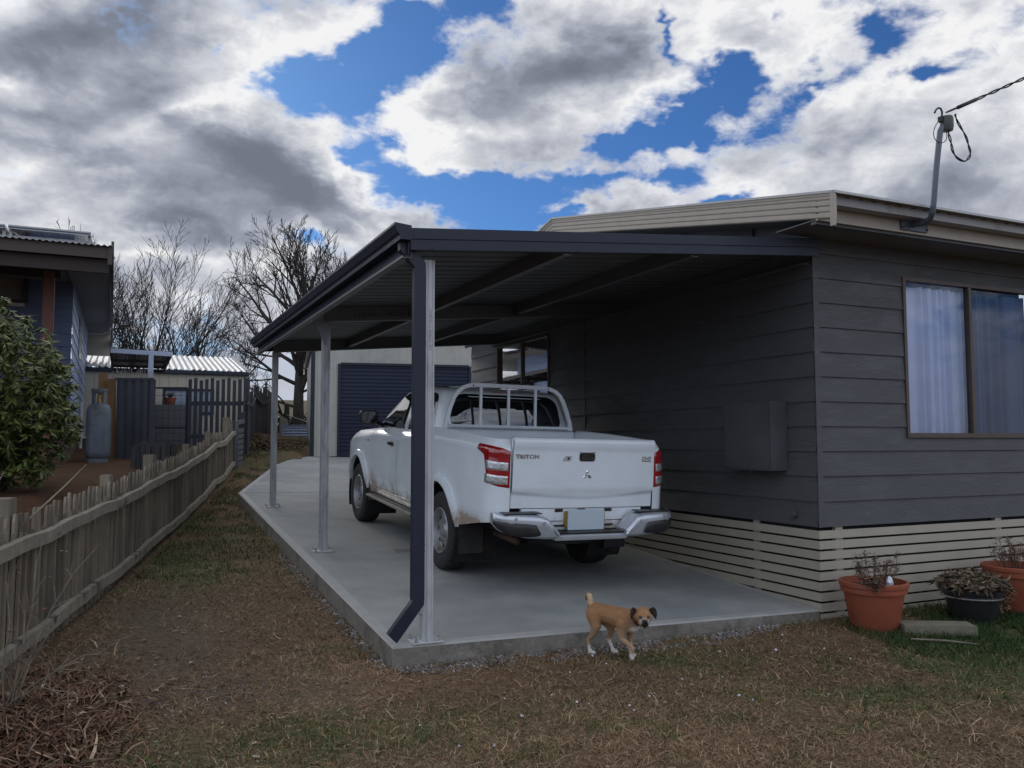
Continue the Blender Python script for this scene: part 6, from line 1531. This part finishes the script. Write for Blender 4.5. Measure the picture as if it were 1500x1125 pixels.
stalks(7.27, 5.02, .36, 34, .30, .24, 'reddish dead bushy plant in the right-edge terracotta pot', 5, [(.15, .075, .05), (.20, .10, .07)])
def clumps(name, cs, n, size, cols, label, seed, cat='dead plant', droop=.7, asp=.3):
    o = leaf_cloud(name, cs, n, size, cols, M_DRYLEAF, None, droop, seed=seed, aspect=asp); tag(o, label, cat, 'dead plants in the pots'); return o
g_ = np.random.default_rng(71)
a_ = g_.uniform(0, 2*PI, 150); r_ = .265*np.sqrt(g_.random(150)); cs_ = np.stack([6.56+r_*np.cos(a_), 4.93+r_*np.sin(a_), .33+.085*(1-(r_/.27)**2)+g_.normal(0, .012, 150)], 1)
clumps('withered_foliage', cs_, 9, .085, [(.10, .068, .045), (.16, .115, .078), (.065, .05, .034), (.22, .165, .11), (.05, .055, .028)], 'mop of withered brown leaves drooping over the black pot', 8)
cs2 = np.stack([6.80+g_.normal(0, .06, 90), 4.86+g_.normal(0, .05, 90), .12+.24*g_.random(90)], 1); clumps('withered_vine', cs2, 6, .06, [(.13, .075, .05), (.18, .12, .08)], 'reddish brown vine hanging between the black pot and the right pot', 9)
cs3 = np.stack([5.40+g_.normal(0, .035, 80), 4.90+g_.normal(0, .03, 80), .40+g_.normal(0, .025, 80)], 1); clumps('dry_flower_heads', cs3, 7, .035, [(.13, .085, .055), (.20, .14, .095), (.09, .055, .04)], 'cluster of dry flower heads hanging over the left rim of the nearest pot', 10, droop=.3, asp=.6)
def paver():
    mb = MB(); mb.box(-.28, .28, -.10, .10, 0, .085); o = mb.build('stone_block', mat('sandstone', (.17, .155, .115), .95, var=.25, vscale=12, bump=.5, bscale=50), None, bevel=.008); o.location = (5.90, 4.76, -.005); o.rotation_euler = (0, 0, -.52); tag(o, 'rough sandstone block lying on the grass between the nearest and black pots', 'stone block')
paver()
def foil():
    mb = MB(); g = random.Random(9); N = 12; G = []
    for i in range(9):
        t = PI*i/8; G.append([(.032*math.sin(t)*math.cos(2*PI*j/N)*g.uniform(.6, 1.2), .022*math.sin(t)*math.sin(2*PI*j/N)*g.uniform(.6, 1.2), .05+.05*math.cos(t)*g.uniform(.85, 1.1)) for j in range(N)])
    for r in G: r.append(r[0])
    mb.grid(G); o = mb.build('crumpled_foil', mat('white_foil', (.62, .66, .74), .4, metal=.2), None); o.location = (5.60, 4.93, .345); tag(o, 'crumpled white foil tag stuck in the nearest terracotta pot', 'foil tag')
foil()
mb = MB(); mb.tube([(5.45, 4.62, .03), (5.62, 4.45, .035), (5.78, 4.30, .025)], [.006, .009, .004], 6); o = mb.build('fallen_stick', mat('pale_twig', (.2, .165, .125)), None); tag(o, 'pale stick lying on the ground in front of the stone block', 'stick')
# ------------------------------------------------------------------ the dog
def dog():
    org = Vector((3.165, 5.175, float(ground_z(3.165, 5.175))+.002)); ang = math.atan2(-.905, .426)
    chains = []
    def cap(p0, r0, p1, r1, sx=1.0): chains.append((Vector(p0), r0, Vector(p1), r1, sx))
    S = .93
    # trunk
    cap((-.155, 0, .305), .070, (-.07, 0, .300), .074); cap((-.07, 0, .300), .074, (.04, 0, .287), .084); cap((.04, 0, .287), .084, (.13, 0, .275), .088); cap((.13, 0, .275), .086, (.175, 0, .285), .070)
    cap((.10, 0, .235), .060, (.17, 0, .235), .055)
    # neck and head
    hc = Vector((.285, -.030, .328)); cap((.16, 0, .300), .070, (.225, -.01, .318), .062); cap((.225, -.01, .318), .060, tuple(hc), .056)
    hf = Vector((.66, -.74, -.05)).normalized(); hl = Vector((0, 0, 1)).cross(hf).normalized(); hu = hf.cross(hl).normalized()
    def H(f, l, u): return hc+(hf*f+hl*l+hu*u)*1.12
    cap(H(-.01, 0, .008), .064, H(.020, 0, .006), .058); cap(H(.02, .022, .0), .040, H(.02, -.022, .0), .040); cap(H(.03, 0, -.014), .040, H(.070, 0, -.024), .029); cap(H(.035, .018, -.03), .024, H(.066, .012, -.034), .018); cap(H(.035, -.018, -.03), .024, H(.066, -.012, -.034), .018); cap(H(.045, 0, -.044), .020, H(.068, 0, -.046), .014)
    # tail curled over the rump
    T = [(-.200, 0, .345), (-.208, .002, .366), (-.210, .006, .388), (-.218, .012, .408), (-.236, .020, .414), (-.252, .026, .402), (-.258, .030, .375)]; T = [Vector((-.215-(p[0]+.215)*1.0*(-1)*0+ (p[0]+.215), p[1], p[2])) for p in T]
    TR = [.022, .021, .022, .023, .020, .017, .009]
    for i in range(len(T)-1): cap(T[i], TR[i], T[i+1], TR[i+1])
    cap((-.175, 0, .325), .05, T[0], .026)
    # legs: (joint, radius)
    def leg(pts):
        for (p, r), (q, s) in zip(pts[:-1], pts[1:]): cap(p, r, q, s)
    leg([((-.140, -.042, .290), .066), ((-.110, -.060, .215), .044), ((-.135, -.064, .150), .025), ((-.178, -.066, .105), .0145), ((-.168, -.066, .045), .0120), ((-.158, -.066, .018), .0175), ((-.128, -.066, .0155), .0165)])
    leg([((-.125, .045, .280), .064), ((-.060, .058, .205), .042), ((-.055, .062, .150), .024), ((-.085, .062, .105), .0145), ((-.055, .062, .050), .0120), ((-.040, .062, .018), .0175), ((-.012, .062, .0155), .016)])
    leg([((.120, -.045, .255), .056), ((.118, -.060, .195), .036), ((.120, -.064, .155), .024), ((.190, -.066, .118), .0165), ((.222, -.066, .095), .0160), ((.212, -.066, .060), .0130), ((.205, -.066, .040), .0165), ((.215, -.066, .028), .0150)])
    leg([((.120, .045, .255), .054), ((.120, .056, .180), .033), ((.112, .058, .140), .0225), ((.118, .058, .075), .0145), ((.122, .058, .035), .0130), ((.126, .058, .018), .0185), ((.150, .058, .0155), .017)])
    bm = bmesh.new()
    for p, r, q, s, sx in chains:
        n = max(2, int((q-p).length/(min(r, s)*.35))+1)
        for i in range(n+1):
            t = i/n; bmesh.ops.create_icosphere(bm, subdivisions=2, radius=(r+(s-r)*t)*S, matrix=Matrix.Translation((p.lerp(q, t))*1.0))
    me = bpy.data.meshes.new('dog_raw'); bm.to_mesh(me); bm.free(); tmp = bpy.data.objects.new('dog_raw', me); COL.objects.link(tmp)
    m = tmp.modifiers.new('r', 'REMESH'); m.mode = 'VOXEL'; m.voxel_size = .0045; m.use_smooth_shade = True
    m = tmp.modifiers.new('s', 'SMOOTH'); m.factor = .5; m.iterations = 7
    dg = bpy.context.evaluated_depsgraph_get(); dg.update(); out = bpy.data.meshes.new_from_object(tmp.evaluated_get(dg)); bpy.data.objects.remove(tmp)
    V = np.empty(len(out.vertices)*3, dtype=np.float32); out.vertices.foreach_get('co', V); V = V.reshape(-1, 3)
    tan = np.array([.36, .195, .095]); pale = np.array([.42, .30, .19]); white = np.array([.62, .58, .53]); blk = np.array([.018, .015, .014]); red = np.array([.25, .105, .045])
    n = vnoise(V[:, 0]*60+V[:, 2]*20, V[:, 1]*60+V[:, 2]*45, 3, 3)
    c = np.tile(tan, (len(V), 1))*(.85+.3*n[:, None])
    def mixc(c, w, k): w = np.clip(w, 0, 1)[:, None]; return c*(1-w)+k*w
    c = mixc(c, sstep(V[:, 2], .36, .30)*0+sstep(.25-V[:, 2]+.01*n, 0, .07)*.75, pale)
    c = mixc(c, sstep(V[:, 2], .33, .385)*.35*(V[:, 0] < .2), red)
    c = mixc(c, sstep(.085-V[:, 2]+.02*(n-.5)+.03*(V[:, 1] > 0), 0, .03), white)
    c = mixc(c, np.exp(-(((V[:, 0]-.215)/.035)**2+((V[:, 2]-.225)/.035)**2)), white)       # bib
    R_ = V-np.array(hc); f = R_@np.array(hf); l = R_@np.array(hl); u = R_@np.array(hu); head = (np.linalg.norm(R_, axis=1) < .13)
    c = mixc(c, head*sstep(f, .035, .05)*sstep(np.abs(l), .042, .02)*sstep(.018-u, 0, .02)*.55, white*.75)
    c = mixc(c, head*sstep(f, .070, .086)*sstep(np.abs(l), .032, .020)*sstep(.004-u, 0, .010), blk)
    c = mixc(c, head*sstep(f, .05, .08)*sstep(u, -.034, -.05)*.8, blk)
    c = mixc(c, head*(f > .02)*np.exp(-((np.abs(l)-.0285)/.012)**2-((u-.010)/.010)**2)*.75, blk)
    c = mixc(c, head*(f > .02)*np.exp(-(l/.004)**2)*sstep(u, .012, .03)*.25, blk)
    c = mixc(c, head*(f > 0)*np.exp(-((np.abs(l)-.030)/.010)**2-((u+.016)/.012)**2)*.6, white)
    tail = (V[:, 0] < -.165) & (V[:, 2] > .35); c = mixc(c, tail*sstep(V[:, 2], .345, .37), pale*1.3); c = mixc(c, tail*sstep(V[:, 0], -.238, -.250)*.85, np.array([.10, .05, .03]))
    F = np.empty(len(out.polygons)*4, dtype=np.int32)
    out.materials.clear(); out.name = 'dog'; a = out.color_attributes.new('Col', 'FLOAT_COLOR', 'POINT'); cc = np.ones((len(V), 4), dtype=np.float32); cc[:, :3] = c; a.data.foreach_set('color', cc.ravel())
    out.materials.append(attr_mat('dog_coat', .85, .25, .35, 260)); out.polygons.foreach_set('use_smooth', [True]*len(out.polygons))
    o = bpy.data.objects.new('dog', out); COL.objects.link(o); o.location = org; o.rotation_euler = (0, 0, ang); o.scale = (.93, .98, .95)
    tag(o, 'small tan dog with white feet and curled tail walking past the edge of the concrete', 'dog')
    # short fur
    g = np.random.default_rng(5); out.calc_loop_triangles(); tri = np.empty(len(out.loop_triangles)*3, dtype=np.int32); out.loop_triangles.foreach_get('vertices', tri); tri = tri.reshape(-1, 3)
    A, B, C = V[tri[:, 0]], V[tri[:, 1]], V[tri[:, 2]]; nr = np.cross(B-A, C-A); ar = np.linalg.norm(nr, axis=1); N = 26000; pick = g.choice(len(tri), N, p=ar/ar.sum()); w = g.dirichlet((1, 1, 1), N)
    P = A[pick]*w[:, :1]+B[pick]*w[:, 1:2]+C[pick]*w[:, 2:]; nn = nr[pick]/np.maximum(ar[pick][:, None], 1e-9); cf = c[tri[pick, 0]]*g.uniform(.75, 1.25, N)[:, None]
    keep = ~((np.linalg.norm(P-np.array(hc), axis=1) < .11) & ((P-np.array(hc))@np.array(hf) > .03)); P, nn, cf = P[keep], nn[keep], cf[keep]; N = len(P)
    flow = np.array([-.8, 0, -.6])+g.normal(0, .25, (N, 3)); flow -= nn*(flow*nn).sum(1)[:, None]; flow /= np.linalg.norm(flow, axis=1)[:, None]; d = (nn*.35+flow); side = np.cross(nn, flow)*.0009
    Ls = g.uniform(.006, .011, N)[:, None]; VV = np.stack([P-side, P+side, P+d*Ls], 1).reshape(-1, 3); FF = np.arange(N*3).reshape(-1, 3)
    np_mesh('fur', VV, FF, attr_mat('fur_strand', .8, .2), np.repeat(cf, 3, 0), o)
    # face and ears
    eye = mat('dog_eye', (.008, .006, .005), .08, var=0, coat=1.0); nose = mat('dog_nose', (.010, .010, .011), .35, var=.1)
    for s in (-1, 1):
        p = H(.0575, s*.0255, .010); mb = MB(); mb.lathe([(.0001, -.0105), (.0075, -.0075), (.0105, 0), (.0075, .0075), (.0001, .0105)], p, n=14); mb.build('eye', eye, o, smooth=True)
        # folded ear: base on the skull, tip dropping outward
        e = MB(); G = []
        for t, wd, pt in ((0, .022, H(-.008, s*.036, .040)), (.3, .028, H(.0, s*.056, .046)), (.55, .027, H(.012, s*.070, .032)), (.8, .018, H(.022, s*.078, .010)), (1, .003, H(.026, s*.080, -.010))):
            ax = (hl*(s*.50)+hu*.60+hf*.45).normalized(); G.append([pt+ax*wd*k+hl*s*.004*(1-k*k) for k in (-1, -.5, 0, .5, 1)])
        e.grid(G); e.build('ear', mat('dog_ear', (.035, .019, .014), .8, var=.2, vscale=60), o, smooth=True, solid=.004)
    mb = MB(); mb.lathe([(.0001, -.009), (.009, -.006), (.0125, 0), (.009, .006), (.0001, .008)], H(.094, 0, -.008), n=14); mb.build('nose', nose, o, smooth=True)
    mb = MB(); mb.tube([H(.074, .022, -.044), H(.088, .010, -.041), H(.091, 0, -.039), H(.088, -.010, -.041), H(.074, -.022, -.044)], .0022, 6); mb.build('mouth', nose, o)
    # collar with a tag
    c0 = Vector((.243, -.014, .308)); ax = (hc-Vector((.17, 0, .295))).normalized(); ax = (ax+Vector((0, 0, .35))).normalized(); u1 = ax.orthogonal().normalized(); u2 = ax.cross(u1); G = []
    for i in range(33):
        t = 2*PI*i/32; r = u1*math.cos(t)+u2*math.sin(t); G.append([c0+r*.0625+ax*.006, c0+r*.0655, c0+r*.0625-ax*.006])
    mb = MB(); mb.grid(G); cl = mb.build('collar', mat('collar_black', (.012, .012, .014), .5), o, smooth=True, solid=.003)
    mb = MB(); q = c0+Vector((hf.x, hf.y, -1)).normalized()*.071; mb.lathe([(.0001, -.001), (.008, -.001), (.008, .001), (.0001, .001)], q, 'y', 14); mb.build('name_tag', mat('bright_band', (.6, .62, .65)), cl)
    return o
dog()
